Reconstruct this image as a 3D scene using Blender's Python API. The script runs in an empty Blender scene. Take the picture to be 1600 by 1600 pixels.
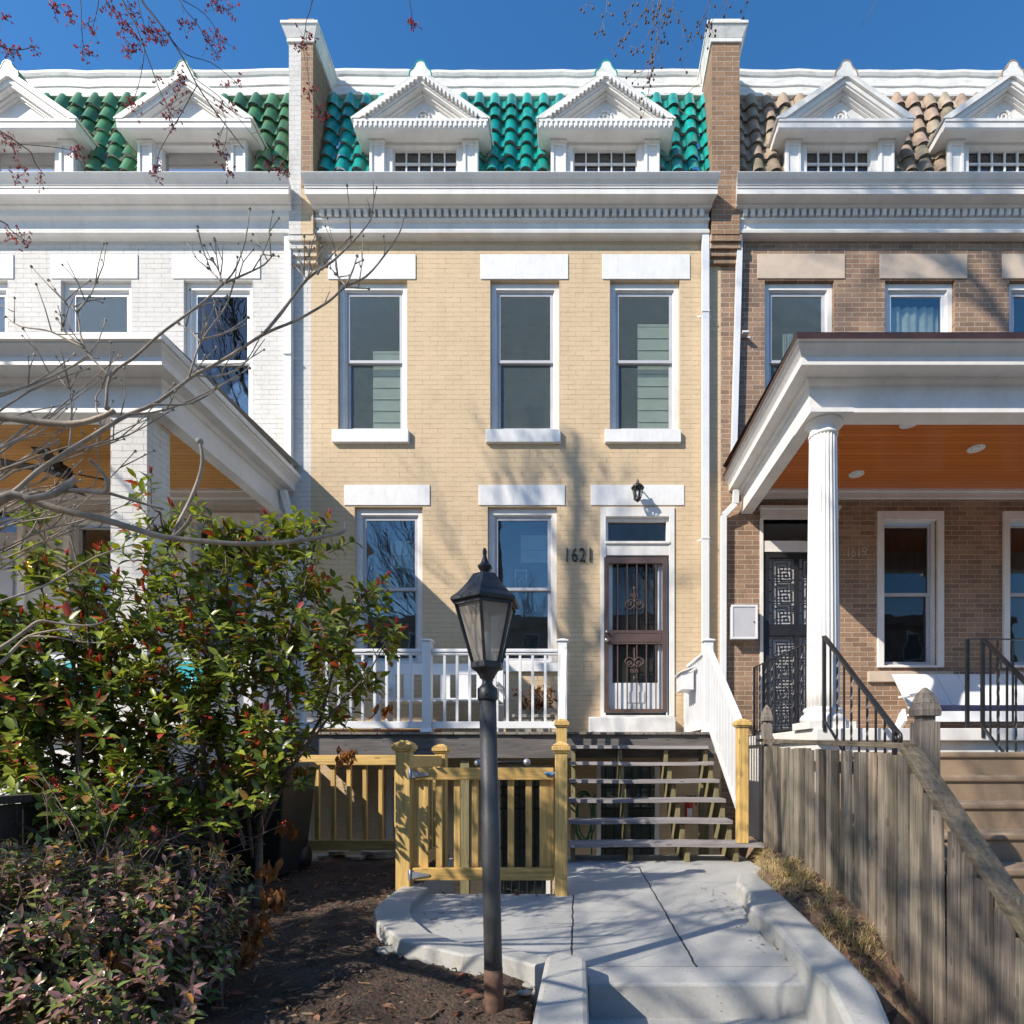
import bpy, math, random
import numpy as np
from mathutils import Vector, Matrix
# ------------------------------------------------------------------ camera, sky, sun, exposure
S = bpy.context.scene
EYE, DF, FP = 0.95, 8.0, 896.0          # eye height, distance to the facades, focal length in photo pixels
cam_d = bpy.data.cameras.new('camera'); cam = bpy.data.objects.new('camera', cam_d); S.collection.objects.link(cam)
cam.location = (0, -DF, EYE); cam.rotation_euler = (math.radians(90), 0, 0)
cam_d.sensor_width = 36; cam_d.lens = 36*FP/1600; cam_d.shift_x = -100/1600; cam_d.shift_y = 385/1600
cam_d.clip_start = 0.05; cam_d.clip_end = 2000
S.camera = cam
SUNV = Vector((1.33, 1.0, -1.22)).normalized()
elev = math.asin(-SUNV.z); azi = math.atan2(-SUNV.x, -SUNV.y)
W = bpy.data.worlds.new('World'); S.world = W; W.use_nodes = True
nt = W.node_tree; nt.nodes.clear()
sky = nt.nodes.new('ShaderNodeTexSky'); sky.sky_type = 'NISHITA'; sky.sun_disc = False
sky.sun_elevation = elev; sky.sun_rotation = azi % (2*math.pi); sky.altitude = 200; sky.air_density = 1.0; sky.dust_density = 0.3; sky.ozone_density = 2.6
hs = nt.nodes.new('ShaderNodeHueSaturation'); hs.inputs['Saturation'].default_value = 1.28; hs.inputs['Value'].default_value = 1.27
bg = nt.nodes.new('ShaderNodeBackground'); bg.inputs['Strength'].default_value = 0.128
wo = nt.nodes.new('ShaderNodeOutputWorld')
nt.links.new(sky.outputs[0], hs.inputs['Color']); nt.links.new(hs.outputs[0], bg.inputs['Color']); nt.links.new(bg.outputs[0], wo.inputs['Surface'])
sl = bpy.data.lights.new('sun', 'SUN'); sl.energy = 5.0; sl.angle = math.radians(0.5); sl.color = (1.0, 0.915, 0.79)
so = bpy.data.objects.new('sun', sl); S.collection.objects.link(so); so.rotation_euler = SUNV.to_track_quat('-Z', 'Y').to_euler()
so.location = (-20, -20, 20)
S.view_settings.view_transform = 'Standard'; S.view_settings.look = 'None'; S.view_settings.gamma = 1; S.view_settings.exposure = 0.47
S.render.engine = 'CYCLES'
S.cycles.max_bounces = 8; S.cycles.transparent_max_bounces = 16; S.cycles.diffuse_bounces = 4
# ------------------------------------------------------------------ helpers
C = S.collection
def X(px, d=8.0): return (px-900)/FP*d
def Z(py, d=8.0): return EYE+(1185-py)/FP*d
def P(px, py, d): return (X(px, d), d-DF, Z(py, d))
R = random.Random(7)
class MB:
    def __init__(s): s.v=[]; s.f=[]; s.t=[]; s.m=[]; s.sm=[]; s.tint=(1,1,1); s.mi=0; s.smooth=False
    def add(s, vs, fs, smooth=None):
        n=len(s.v); s.v.extend([tuple(p) for p in vs])
        for f in fs:
            s.f.append(tuple(i+n for i in f)); s.t.append(s.tint); s.m.append(s.mi); s.sm.append(s.smooth if smooth is None else smooth)
        return s
    def box(s, x0,x1,y0,y1,z0,z1):
        if x0>x1:x0,x1=x1,x0
        if y0>y1:y0,y1=y1,y0
        if z0>z1:z0,z1=z1,z0
        return s.add([(x0,y0,z0),(x1,y0,z0),(x1,y1,z0),(x0,y1,z0),(x0,y0,z1),(x1,y0,z1),(x1,y1,z1),(x0,y1,z1)],
              [(0,3,2,1),(4,5,6,7),(0,1,5,4),(1,2,6,5),(2,3,7,6),(3,0,4,7)])
    def hexa(s, b, t):      # 4 bottom + 4 top points
        return s.add(list(b)+list(t), [(0,3,2,1),(4,5,6,7),(0,1,5,4),(1,2,6,5),(2,3,7,6),(3,0,4,7)])
    def bar(s, a, b, w, h=None, up=(0,0,1)):
        h=h or w; a=Vector(a); b=Vector(b); d=(b-a).normalized(); u=Vector(up)
        if abs(d.dot(u))>.98: u=Vector((0,1,0))
        sd=d.cross(u).normalized(); u=sd.cross(d).normalized()
        q=lambda c:[c-sd*w/2-u*h/2, c+sd*w/2-u*h/2, c+sd*w/2+u*h/2, c-sd*w/2+u*h/2]
        return s.add(q(a)+q(b), [(0,1,2,3)[::-1],(4,5,6,7),(0,1,5,4),(1,2,6,5),(2,3,7,6),(3,0,4,7)])
    def extx(s, prof, x0, x1, k0=0, k1=0):  # prof [(y,z)] extruded along x; ends shifted by -y*k
        n=len(prof)
        vs=[(x0+p[0]*k0, p[0], p[1]) for p in prof]+[(x1-p[0]*k1, p[0], p[1]) for p in prof]
        fs=[(i,(i+1)%n,n+(i+1)%n,n+i) for i in range(n)]+[tuple(range(n))[::-1], tuple(range(n,2*n))]
        return s.add(vs,fs)
    def prism(s, poly, z0, z1):   # poly [(x,y)] ccw
        n=len(poly)
        return s.add([(p[0],p[1],z0) for p in poly]+[(p[0],p[1],z1) for p in poly],
            [tuple(range(n))[::-1], tuple(range(n,2*n))]+[(i,(i+1)%n,n+(i+1)%n,n+i) for i in range(n)])
    def prismy(s, poly, y0, y1):   # poly [(x,z)]
        n=len(poly)
        return s.add([(p[0],y0,p[1]) for p in poly]+[(p[0],y1,p[1]) for p in poly],
            [tuple(range(n)), tuple(range(n,2*n))[::-1]]+[(i,n+i,n+(i+1)%n,(i+1)%n) for i in range(n)])
    def prismx(s, poly, x0, x1):   # poly [(y,z)]
        n=len(poly)
        return s.add([(x0,p[0],p[1]) for p in poly]+[(x1,p[0],p[1]) for p in poly],
            [tuple(range(n))[::-1], tuple(range(n,2*n))]+[(i,(i+1)%n,n+(i+1)%n,n+i) for i in range(n)])
    def tube(s, pts, rad, n=6, cap=True):
        pts=[Vector(p) for p in pts]; m=len(pts)
        if not hasattr(rad,'__len__'): rad=[rad]*m
        vs=[]; u=None
        for i,p in enumerate(pts):
            d=(pts[min(i+1,m-1)]-pts[max(i-1,0)])
            if d.length<1e-9: d=Vector((0,0,1))
            d.normalize()
            if u is None:
                u=d.orthogonal().normalized()
            else:
                u=(u-d*u.dot(d))
                u=u.normalized() if u.length>1e-6 else d.orthogonal().normalized()
            w=d.cross(u)
            for k in range(n):
                a=2*math.pi*k/n; vs.append(p+(u*math.cos(a)+w*math.sin(a))*rad[i])
        fs=[(i*n+k,i*n+(k+1)%n,(i+1)*n+(k+1)%n,(i+1)*n+k) for i in range(m-1) for k in range(n)]
        if cap: fs+= [tuple(range(n))[::-1], tuple(range((m-1)*n,m*n))]
        return s.add(vs,fs,True if n>4 else False)
    def lathe(s, prof, c, n=24, smooth=True, rot=0, flute=None):   # prof [(r,z)]
        vs=[]
        for r,z in prof:
            for k in range(n):
                a=2*math.pi*k/n+rot; rr=r*(flute(k) if flute else 1); vs.append((c[0]+rr*math.cos(a), c[1]+rr*math.sin(a), c[2]+z))
        m=len(prof)
        fs=[(i*n+k,i*n+(k+1)%n,(i+1)*n+(k+1)%n,(i+1)*n+k) for i in range(m-1) for k in range(n)]
        fs+=[tuple(range(n))[::-1], tuple(range((m-1)*n,m*n))]
        return s.add(vs,fs,smooth)
    def ball(s, c, r, n=10, sz=1):
        pr=[(max(.0005,r*math.sin(math.pi*i/(n//2+2))), -r*sz*math.cos(math.pi*i/(n//2+2))) for i in range(n//2+3)]
        return s.lathe(pr, c, n)
    def grid(s, nx, ny, fn, skip=None, smooth=True):
        vs=[fn(i,j) for j in range(ny+1) for i in range(nx+1)]
        fs=[(j*(nx+1)+i,j*(nx+1)+i+1,(j+1)*(nx+1)+i+1,(j+1)*(nx+1)+i) for j in range(ny) for i in range(nx) if not(skip and skip(i,j))]
        return s.add(vs,fs,smooth)
    def build(s, name, mats, parent=None, label=None, bevel=0, loc=None):
        me=bpy.data.meshes.new(name)
        off=Vector((0,0,0)); q=parent
        if parent is not None: off=Vector(parent['_o'])
        elif loc is not None: off=Vector(loc)
        o_=off
        me.from_pydata([(p[0]-o_.x,p[1]-o_.y,p[2]-o_.z) for p in s.v],[],s.f)
        if not isinstance(mats,(list,tuple)): mats=[mats]
        for m in mats: me.materials.append(m)
        me.polygons.foreach_set('material_index', s.m); me.polygons.foreach_set('use_smooth', s.sm)
        at=me.attributes.new('tint','FLOAT_COLOR','FACE')
        at.data.foreach_set('color',[c for t in s.t for c in (t[0],t[1],t[2],1)])
        me.update()
        o=bpy.data.objects.new(name,me); C.objects.link(o)
        if parent is not None: o.parent=parent
        elif loc is not None: o.location=loc
        o['_o']=tuple(off)
        if label: o['label']=label
        if bevel:
            b=o.modifiers.new('bevel','BEVEL'); b.width=bevel; b.segments=2; b.limit_method='ANGLE'; b.angle_limit=math.radians(40); b.harden_normals=False
        return o
def tag(o,label=None,cat=None,group=None,kind=None):
    if label:o['label']=label
    if cat:o['category']=cat
    if group:o['group']=group
    if kind:o['kind']=kind
    return o
def thing(name,loc,label,cat,group=None):
    o=bpy.data.objects.new(name,None); C.objects.link(o); o.location=loc; o['_o']=tuple(loc); o.empty_display_size=.2
    return tag(o,label,cat,group)
def dup(o,dx,parent):   # copy of a part with an offset, under the same thing
    c=o.copy(); C.objects.link(c); c.parent=parent; c.location=(o.location[0]+dx[0],o.location[1]+dx[1],o.location[2]+dx[2]); return c
# ------------------------------------------------------------------ materials
def newmat(name):
    m=bpy.data.materials.new(name); m.use_nodes=True; n=m.node_tree; n.nodes.clear()
    return m,n
class N:
    def __init__(s,nt): s.nt=nt
    def n(s,t,**k):
        x=s.nt.nodes.new(t)
        for a,b in k.items():
            if a.startswith('i_'):
                key=a[2:].replace('_',' ')
                x.inputs[key].default_value=b
            else: setattr(x,a,b)
        return x
    def l(s,a,b): s.nt.links.new(a,b)
    def math(s,op,a,b=None,clamp=False):
        x=s.nt.nodes.new('ShaderNodeMath'); x.operation=op; x.use_clamp=clamp
        for i,v in enumerate((a,b)):
            if v is None: continue
            if isinstance(v,(int,float)): x.inputs[i].default_value=v
            else: s.l(v,x.inputs[i])
        return x.outputs[0]
    def mix(s,f,a,b,bt='MIX'):
        x=s.nt.nodes.new('ShaderNodeMix'); x.data_type='RGBA'; x.blend_type=bt
        for i,v in ((0,f),(6,a),(7,b)):
            if isinstance(v,(int,float)): x.inputs[i].default_value=v
            elif isinstance(v,tuple): x.inputs[i].default_value=(*v,1) if len(v)==3 else v
            else: s.l(v,x.inputs[i])
        return x.outputs[2]
    def ramp(s,f,stops):
        x=s.nt.nodes.new('ShaderNodeValToRGB'); r=x.color_ramp
        while len(r.elements)<len(stops): r.elements.new(.5)
        for e,(p,c) in zip(r.elements,stops): e.position=p; e.color=(*c,1) if len(c)==3 else c
        s.l(f,x.inputs[0]); return x.outputs[0]
    def noise(s,vec,scale,detail=4,rough=.6,dist=0):
        x=s.n('ShaderNodeTexNoise'); x.inputs['Scale'].default_value=scale; x.inputs['Detail'].default_value=detail; x.inputs['Roughness'].default_value=rough; x.inputs['Distortion'].default_value=dist
        if vec is not None: s.l(vec,x.inputs['Vector'])
        return x.outputs['Fac']
    def scalev(s,vec,sc):
        x=s.n('ShaderNodeVectorMath',operation='MULTIPLY'); s.l(vec,x.inputs[0]); x.inputs[1].default_value=sc; return x.outputs[0]
def finish(g,col,rough,height=None,bstr=.3,bdist=.01,metal=0,coat=0,spec=.5,trans=0):
    p=g.n('ShaderNodeBsdfPrincipled')
    if isinstance(col,tuple): p.inputs['Base Color'].default_value=(*col,1)
    else: g.l(col,p.inputs['Base Color'])
    if isinstance(rough,(int,float)): p.inputs['Roughness'].default_value=rough
    else: g.l(rough,p.inputs['Roughness'])
    p.inputs['Metallic'].default_value=metal; p.inputs['Coat Weight'].default_value=coat; p.inputs['Coat Roughness'].default_value=.15
    p.inputs['Specular IOR Level'].default_value=spec
    if height is not None:
        b=g.n('ShaderNodeBump'); b.inputs['Strength'].default_value=bstr; b.inputs['Distance'].default_value=bdist; g.l(height,b.inputs['Height']); g.l(b.outputs[0],p.inputs['Normal'])
    o=g.n('ShaderNodeOutputMaterial')
    if trans:
        t=g.n('ShaderNodeBsdfTranslucent'); 
        if isinstance(col,tuple): t.inputs[0].default_value=(*col,1)
        else: g.l(g.mix(1.0,col,(1.6,1.5,.6),'MULTIPLY'),t.inputs[0])
        ms=g.n('ShaderNodeMixShader'); ms.inputs[0].default_value=trans; g.l(p.outputs[0],ms.inputs[1]); g.l(t.outputs[0],ms.inputs[2]); g.l(ms.outputs[0],o.inputs[0])
    else: g.l(p.outputs[0],o.inputs[0])
    return p
def pmat(name,col,rough=.6,var=.12,vs=3.0,bump=.15,bs=60,tint=False,metal=0,coat=0,stretch=(1,1,1),dirt=None,trans=0,spec=.5,bdist=.004):
    m,ntr=newmat(name); g=N(ntr); geo=g.n('ShaderNodeNewGeometry'); pos=g.scalev(geo.outputs['Position'],stretch)
    nz=g.noise(pos,vs,6,.65)
    lo=tuple(c*(1-var*1.6) for c in col); hi=tuple(min(1,c*(1+var)) for c in col)
    c=g.ramp(nz,[(.3,lo),(.7,hi)])
    if dirt:
        dn=g.noise(g.scalev(geo.outputs['Position'],dirt[3] if len(dirt)>3 else (1,1,1)),dirt[2],7,.7); df=g.ramp(dn,[(.48,(0,0,0)),(.72,(1,1,1))])
        x=g.math('MULTIPLY',df,dirt[1]); c=g.mix(x,c,dirt[0])
    if tint:
        a=g.n('ShaderNodeAttribute',attribute_name='tint'); c=g.mix(1.0,c,a.outputs['Color'],'MULTIPLY')
    h=g.noise(pos,bs,5,.6) if bump else None
    finish(g,c,rough,h,bump,bdist,metal,coat,spec,trans); return m
def brick(name,c1,c2,mortar,painted=False,var=.15,split=None,rough=.8):
    m,ntr=newmat(name); g=N(ntr); geo=g.n('ShaderNodeNewGeometry')
    sn=g.n('ShaderNodeSeparateXYZ'); g.l(geo.outputs['True Normal'],sn.inputs[0]); sp=g.n('ShaderNodeSeparateXYZ'); g.l(geo.outputs['Position'],sp.inputs[0])
    side=g.math('GREATER_THAN',g.math('ABSOLUTE',sn.outputs[0]),.6)
    u=g.math('ADD',g.math('MULTIPLY',sp.outputs[0],g.math('SUBTRACT',1.0,side)),g.math('MULTIPLY',sp.outputs[1],side))
    n1=g.noise(geo.outputs['Position'],9,3,.6); n2=g.noise(g.scalev(geo.outputs['Position'],(1,1,1.0001)),14,2)
    u=g.math('ADD',u,g.math('MULTIPLY',g.math('SUBTRACT',n1,.5),.018)); w=g.math('ADD',sp.outputs[2],g.math('MULTIPLY',g.math('SUBTRACT',n2,.5),.009))
    cv=g.n('ShaderNodeCombineXYZ'); g.l(u,cv.inputs[0]); g.l(w,cv.inputs[1])
    b=g.n('ShaderNodeTexBrick'); g.l(cv.outputs[0],b.inputs['Vector']); b.offset=.5
    b.inputs['Scale'].default_value=1; b.inputs['Brick Width'].default_value=.214; b.inputs['Row Height'].default_value=.0677; b.inputs['Mortar Size'].default_value=.0048 if not painted else .004; b.inputs['Mortar Smooth'].default_value=.35; b.inputs['Bias'].default_value=0
    b.inputs['Color1'].default_value=(*c1,1); b.inputs['Color2'].default_value=(*c2,1); b.inputs['Mortar'].default_value=(*mortar,1)
    big=g.noise(geo.outputs['Position'],1.3,6,.7); fine=g.noise(geo.outputs['Position'],45,5,.7)
    shade=g.ramp(g.math('ADD',g.math('MULTIPLY',big,.5),g.math('MULTIPLY',fine,.5)),[(.3,(1-var*1.5,)*3),(.7,(1+var*.6,)*3)])
    c=g.mix(1.0,b.outputs['Color'],shade,'MULTIPLY')
    if split is not None:   # (x position, other colour) paint line
        s2=g.math('GREATER_THAN',g.math('ADD',sp.outputs[0],g.math('MULTIPLY',g.math('SUBTRACT',fine,.5),.02)),split[0])
        if len(split)>2: s2=g.math('MULTIPLY',s2,g.math('LESS_THAN',sp.outputs[2],split[2]))
        c=g.mix(s2,c,g.mix(1.0,split[1],shade,'MULTIPLY'))
        if len(split)>3:
            s3=g.math('LESS_THAN',sp.outputs[0],split[3]); c=g.mix(s3,c,g.mix(1.0,split[4],shade,'MULTIPLY'))
    gr=g.noise(g.scalev(geo.outputs['Position'],(2.2,2.2,.7)),1.6,7,.72)
    c=g.mix(g.math('MULTIPLY',g.ramp(gr,[(.50,(0,0,0)),(.74,(1,1,1))]),.34 if painted else .55),c,g.mix(1.0,c,(.66,.62,.55) if painted else (.50,.46,.42),'MULTIPLY'))
    ji=g.ramp(g.noise(geo.outputs['Position'],7,4,.7),[(.42,(0,0,0)),(.62,(1,1,1))])
    if painted: c=g.mix(g.math('MULTIPLY',g.math('MULTIPLY',b.outputs['Fac'],ji),.55),c,g.mix(1.0,c,(.62,.58,.52),'MULTIPLY'))
    h=g.math('ADD',g.math('MULTIPLY',g.math('SUBTRACT',1.0,g.math('MULTIPLY',b.outputs['Fac'],g.math('ADD',g.math('MULTIPLY',ji,.7),.35)) if painted else b.outputs['Fac']),1.0 if not painted else .8),g.math('MULTIPLY',fine,.5))
    if painted:
        rows=g.math('FLOOR',g.math('DIVIDE',w,.0677)); cols=g.math('FLOOR',g.math('DIVIDE',u,.107))
        wn=g.n('ShaderNodeTexWhiteNoise',noise_dimensions='2D'); c2v=g.n('ShaderNodeCombineXYZ'); g.l(rows,c2v.inputs[0]); g.l(cols,c2v.inputs[1]); g.l(c2v.outputs[0],wn.inputs['Vector'])
        h=g.math('ADD',h,g.math('MULTIPLY',wn.outputs['Value'],.35))
    finish(g,c,rough,h,.95 if painted else .9,.006); return m
def wood(name,col,var=.3,along=2,rough=.7,tint=True,grain=55,dark=None,bump=.3,coat=0):
    st=[grain,grain,grain]; st[along]=2.2
    m,ntr=newmat(name); g=N(ntr); geo=g.n('ShaderNodeNewGeometry'); a0=g.n('ShaderNodeAttribute',attribute_name='tint'); of=g.scalev(a0.outputs['Vector'],(7.3,5.1,9.7)); ad=g.n('ShaderNodeVectorMath',operation='ADD'); g.l(geo.outputs['Position'],ad.inputs[0]); g.l(of,ad.inputs[1]); pos=g.scalev(ad.outputs[0],tuple(st))
    nz=g.noise(pos,1.0,6,.65,.6); big=g.noise(geo.outputs['Position'],2.5,4)
    lo=tuple(c*(1-var) for c in col); hi=tuple(min(1,c*(1+var*.7)) for c in col)
    c=g.ramp(nz,[(.32,lo),(.68,hi)])
    kn=g.n('ShaderNodeTexVoronoi'); kn.inputs['Scale'].default_value=1.0; st2=[14,14,14]; st2[along]=4.5; g.l(g.scalev(ad.outputs[0],tuple(st2)),kn.inputs['Vector']); c=g.mix(g.math('MULTIPLY',g.math('LESS_THAN',kn.outputs['Distance'],.13),.65),c,tuple(x*.35 for x in col))
    if dark: c=g.mix(g.math('MULTIPLY',g.ramp(big,[(.42,(0,0,0)),(.7,(1,1,1))]),dark[1]),c,dark[0])
    if tint:
        a=g.n('ShaderNodeAttribute',attribute_name='tint'); c=g.mix(1.0,c,a.outputs['Color'],'MULTIPLY')
    finish(g,c,rough,nz,bump,.004,coat=coat); return m
def glassmat(name,tintc=(.85,.9,.88),refl=1.6,base=.05,rough=.01):
    m,ntr=newmat(name); g=N(ntr)
    fr=g.n('ShaderNodeFresnel'); fr.inputs[0].default_value=1.5
    f=g.math('ADD',g.math('MULTIPLY',fr.outputs[0],refl),base,True)
    t=g.n('ShaderNodeBsdfTransparent'); t.inputs[0].default_value=(*tintc,1); gl=g.n('ShaderNodeBsdfGlossy'); gl.inputs['Roughness'].default_value=rough
    geo=g.n('ShaderNodeNewGeometry'); nz=g.noise(geo.outputs['Position'],1.7,2); b=g.n('ShaderNodeBump'); b.inputs['Strength'].default_value=.11; b.inputs['Distance'].default_value=.02; g.l(nz,b.inputs['Height']); g.l(b.outputs[0],gl.inputs['Normal'])
    ms=g.n('ShaderNodeMixShader'); g.l(f,ms.inputs[0]); g.l(t.outputs[0],ms.inputs[1]); g.l(gl.outputs[0],ms.inputs[2])
    o=g.n('ShaderNodeOutputMaterial'); g.l(ms.outputs[0],o.inputs[0]); return m
YEL=(.62,.47,.30); WHB=(.63,.61,.575)
M={}
M['brick_yellow']=brick('painted_yellow_brick',YEL,(.59,.445,.28),(.59,.45,.28),True,.11)
M['brick_white']=brick('painted_white_brick',WHB,(.61,.59,.555),(.56,.54,.505),True,.10)
M['brick_tan']=brick('tan_brick',(.37,.232,.145),(.225,.138,.09),(.54,.45,.36),False,.30)
M['brick_fin_l']=brick('fin_brick_left',(.34,.20,.11),(.24,.145,.085),(.46,.38,.30),False,.3,split=(-9,YEL,8.75,-3.765,WHB))
M['brick_fin_r']=brick('fin_brick_right',(.34,.20,.11),(.24,.145,.085),(.46,.38,.30),False,.3,split=(-9,(.37,.24,.15),0,1.86,(.62,.5,.36)))
M['white']=pmat('white_paint',(.71,.69,.66),.5,.07,2.5,.2,40,dirt=((.46,.43,.37),.3,3.4,(2.2,1,1.0)))
M['white_old']=pmat('old_white_paint',(.72,.705,.67),.55,.08,4,.3,30,dirt=((.36,.36,.30),.55,5.0,(1,1,3)))
M['lintel_white']=pmat('lintel_white_paint',(.72,.715,.70),.55,.05,5,.5,50,dirt=((.50,.47,.42),.35,6,(3,1,.8)))
M['limestone']=pmat('limestone',(.52,.42,.33),.75,.10,4,.3,60)
M['sash']=pmat('grey_white_sash_paint',(.46,.46,.49),.45,.05,5,.08,60)
M['vinyl']=pmat('white_vinyl',(.70,.71,.72),.35,.04,3,.05,50,dirt=((.55,.55,.52),.25,4.0))
M['steel_white']=pmat('white_metal_downspout',(.68,.69,.70),.35,.05,4,.05,60)
def tilemat(name,a,b,rough,coat):
    m,ntr=newmat(name); g=N(ntr); geo=g.n('ShaderNodeNewGeometry'); at=g.n('ShaderNodeAttribute',attribute_name='tint')
    nz=g.noise(geo.outputs['Position'],7,6,.7); c=g.mix(g.ramp(nz,[(.35,(0,0,0)),(.7,(1,1,1))]),a,b); c=g.mix(1.0,c,at.outputs['Color'],'MULTIPLY'); gm=g.noise(g.scalev(geo.outputs['Position'],(2,2,1)),6,7,.75); c=g.mix(g.math('MULTIPLY',g.ramp(gm,[(.5,(0,0,0)),(.68,(1,1,1))]),.55),c,(.07,.09,.05))
    finish(g,c,rough,g.noise(geo.outputs['Position'],40,3),.2,.004,coat=coat); return m
M['tile_green']=tilemat('glazed_green_tile',(.0,.33,.27),(.005,.25,.22),.3,.35)
M['tile_olive']=tilemat('glazed_olive_green_tile',(.045,.22,.10),(.10,.20,.07),.4,.2)
M['tile_tan']=tilemat('weathered_tan_tile',(.36,.27,.19),(.24,.18,.13),.75,0)
M['copper']=pmat('brown_metal_edge',(.045,.02,.015),.5,.3,4,.1,60)
M['glass']=glassmat('window_glass',(.94,.965,.945),.55,.008)
M['glass_dark']=glassmat('dark_window_glass',(.72,.74,.76),.8,.01)
m,ntr=newmat('frosted_lamp_glass'); g=N(ntr); t=g.n('ShaderNodeBsdfTransparent'); dd=g.n('ShaderNodeBsdfTranslucent'); dd.inputs[0].default_value=(.75,.70,.62,1); d2=g.n('ShaderNodeBsdfDiffuse'); d2.inputs[0].default_value=(.52,.47,.41,1); m1=g.n('ShaderNodeMixShader'); m1.inputs[0].default_value=.5; g.l(dd.outputs[0],m1.inputs[1]); g.l(d2.outputs[0],m1.inputs[2]); ms=g.n('ShaderNodeMixShader'); ms.inputs[0].default_value=.72; g.l(t.outputs[0],ms.inputs[1]); g.l(m1.outputs[0],ms.inputs[2]); o=g.n('ShaderNodeOutputMaterial'); g.l(ms.outputs[0],o.inputs[0]); M['lamp_glass']=m
m,ntr=newmat('insect_screen'); g=N(ntr); t=g.n('ShaderNodeBsdfTransparent'); dd=g.n('ShaderNodeBsdfDiffuse'); geo=g.n('ShaderNodeNewGeometry')
g.l(g.ramp(g.noise(geo.outputs['Position'],9,6,.75),[(.3,(.15,.185,.17)),(.7,(.22,.255,.235))]),dd.inputs[0]); ms=g.n('ShaderNodeMixShader'); ms.inputs[0].default_value=.17; g.l(t.outputs[0],ms.inputs[1]); g.l(dd.outputs[0],ms.inputs[2]); o=g.n('ShaderNodeOutputMaterial'); g.l(ms.outputs[0],o.inputs[0]); M['screen']=m
M['glass_dormer']=glassmat('sky_reflecting_glass',(.9,.93,.92),2.0,.45,.03)
M['glass_sky']=glassmat('reflective_window_glass',(.9,.93,.92),1.8,.05,.008)
M['room']=pmat('dim_room',(.27,.30,.28),.9,.2,2,0)
M['attic']=pmat('attic_room',(.30,.24,.18),.9,.3,3,0)
M['shade']=pmat('fabric_shade',(.74,.80,.70),.9,.08,6,.2,120)
M['curtain']=pmat('curtain',(.60,.68,.64),.9,.1,6,.2,120)
M['curtain_dark']=pmat('dark_curtain',(.06,.055,.055),.9,.15,6,.2,120)
M['bronze']=pmat('brown_door_metal',(.11,.07,.06),.42,.1,5,.05,60,metal=.15)
M['black_metal']=pmat('black_metal',(.018,.018,.02),.38,.2,6,.12,70,spec=.5)
M['lamp_metal']=pmat('black_lamp_metal',(.022,.022,.024),.45,.25,9,.25,90,dirt=((.09,.085,.08),.35,14))
M['pole_metal']=pmat('dull_lamp_pole',(.045,.047,.050),.5,.25,9,.25,90,dirt=((.14,.13,.12),.3,11,(1,1,.35)))
M['rust']=pmat('rusty_pole_foot',(.13,.07,.045),.8,.3,20,.3,90)
M['steel']=pmat('bright_steel',(.55,.54,.50),.3,.1,9,.05,60,metal=.9)
M['galv']=pmat('galvanised_hinge',(.35,.37,.40),.45,.15,15,.1,60,metal=.6)
M['pine']=wood('treated_pine',(.64,.42,.14),.42,2,.6,dark=((.36,.25,.09),.4))
M['pine_x']=wood('treated_pine_rail',(.64,.42,.14),.42,0,.6,dark=((.36,.25,.09),.4))
M['weather']=wood('weathered_board',(.225,.19,.155),.6,2,.85,grain=80,dark=((.085,.08,.05),.55),bump=.9)
M['weather_y']=wood('weathered_cap_rail',(.17,.135,.095),.5,1,.9,grain=45,dark=((.09,.085,.03),.6),bump=.7)
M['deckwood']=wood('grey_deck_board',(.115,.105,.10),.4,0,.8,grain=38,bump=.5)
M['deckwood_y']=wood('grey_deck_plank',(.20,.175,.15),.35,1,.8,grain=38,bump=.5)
M['treadwood']=wood('grey_tread',(.27,.25,.25),.3,0,.75,grain=38,bump=.4)
M['stringer']=wood('mossy_stringer',(.21,.18,.09),.35,2,.8,grain=38,bump=.5)
M['darkwood']=wood('dark_fence_board',(.06,.045,.035),.4,2,.85)
def ceilmat(name,c1,c2):
    m,ntr=newmat(name); g=N(ntr); geo=g.n('ShaderNodeNewGeometry'); sp=g.n('ShaderNodeSeparateXYZ'); g.l(geo.outputs['Position'],sp.inputs[0])
    row=g.math('FLOOR',g.math('DIVIDE',sp.outputs[1],.08)); fr=g.math('FRACT',g.math('DIVIDE',sp.outputs[1],.08))
    wn=g.n('ShaderNodeTexWhiteNoise',noise_dimensions='1D'); g.l(row,wn.inputs['W'])
    nz=g.noise(g.scalev(geo.outputs['Position'],(1.5,40,40)),1,6,.65,.4)
    c=g.mix(g.math('ADD',g.math('MULTIPLY',nz,.7),g.math('MULTIPLY',wn.outputs['Value'],.3)),c1,c2)
    gr=g.math('LESS_THAN',fr,.07); c=g.mix(g.math('MULTIPLY',gr,.75),c,(.02,.008,.003))
    kn=g.noise(g.scalev(geo.outputs['Position'],(3,9,1)),1.6,2); c=g.mix(g.math('MULTIPLY',g.ramp(kn,[(.70,(0,0,0)),(.76,(1,1,1))]),.7),c,(.04,.012,.004))
    finish(g,c,.35,g.math('MULTIPLY',gr,-1.0),.5,.004,coat=.3); return m
M['ceil_r']=ceilmat('red_stained_ceiling',(.38,.095,.014),(.74,.225,.036))
M['ceil_l']=ceilmat('honey_stained_ceiling',(.46,.20,.04),(.76,.38,.09))
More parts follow.
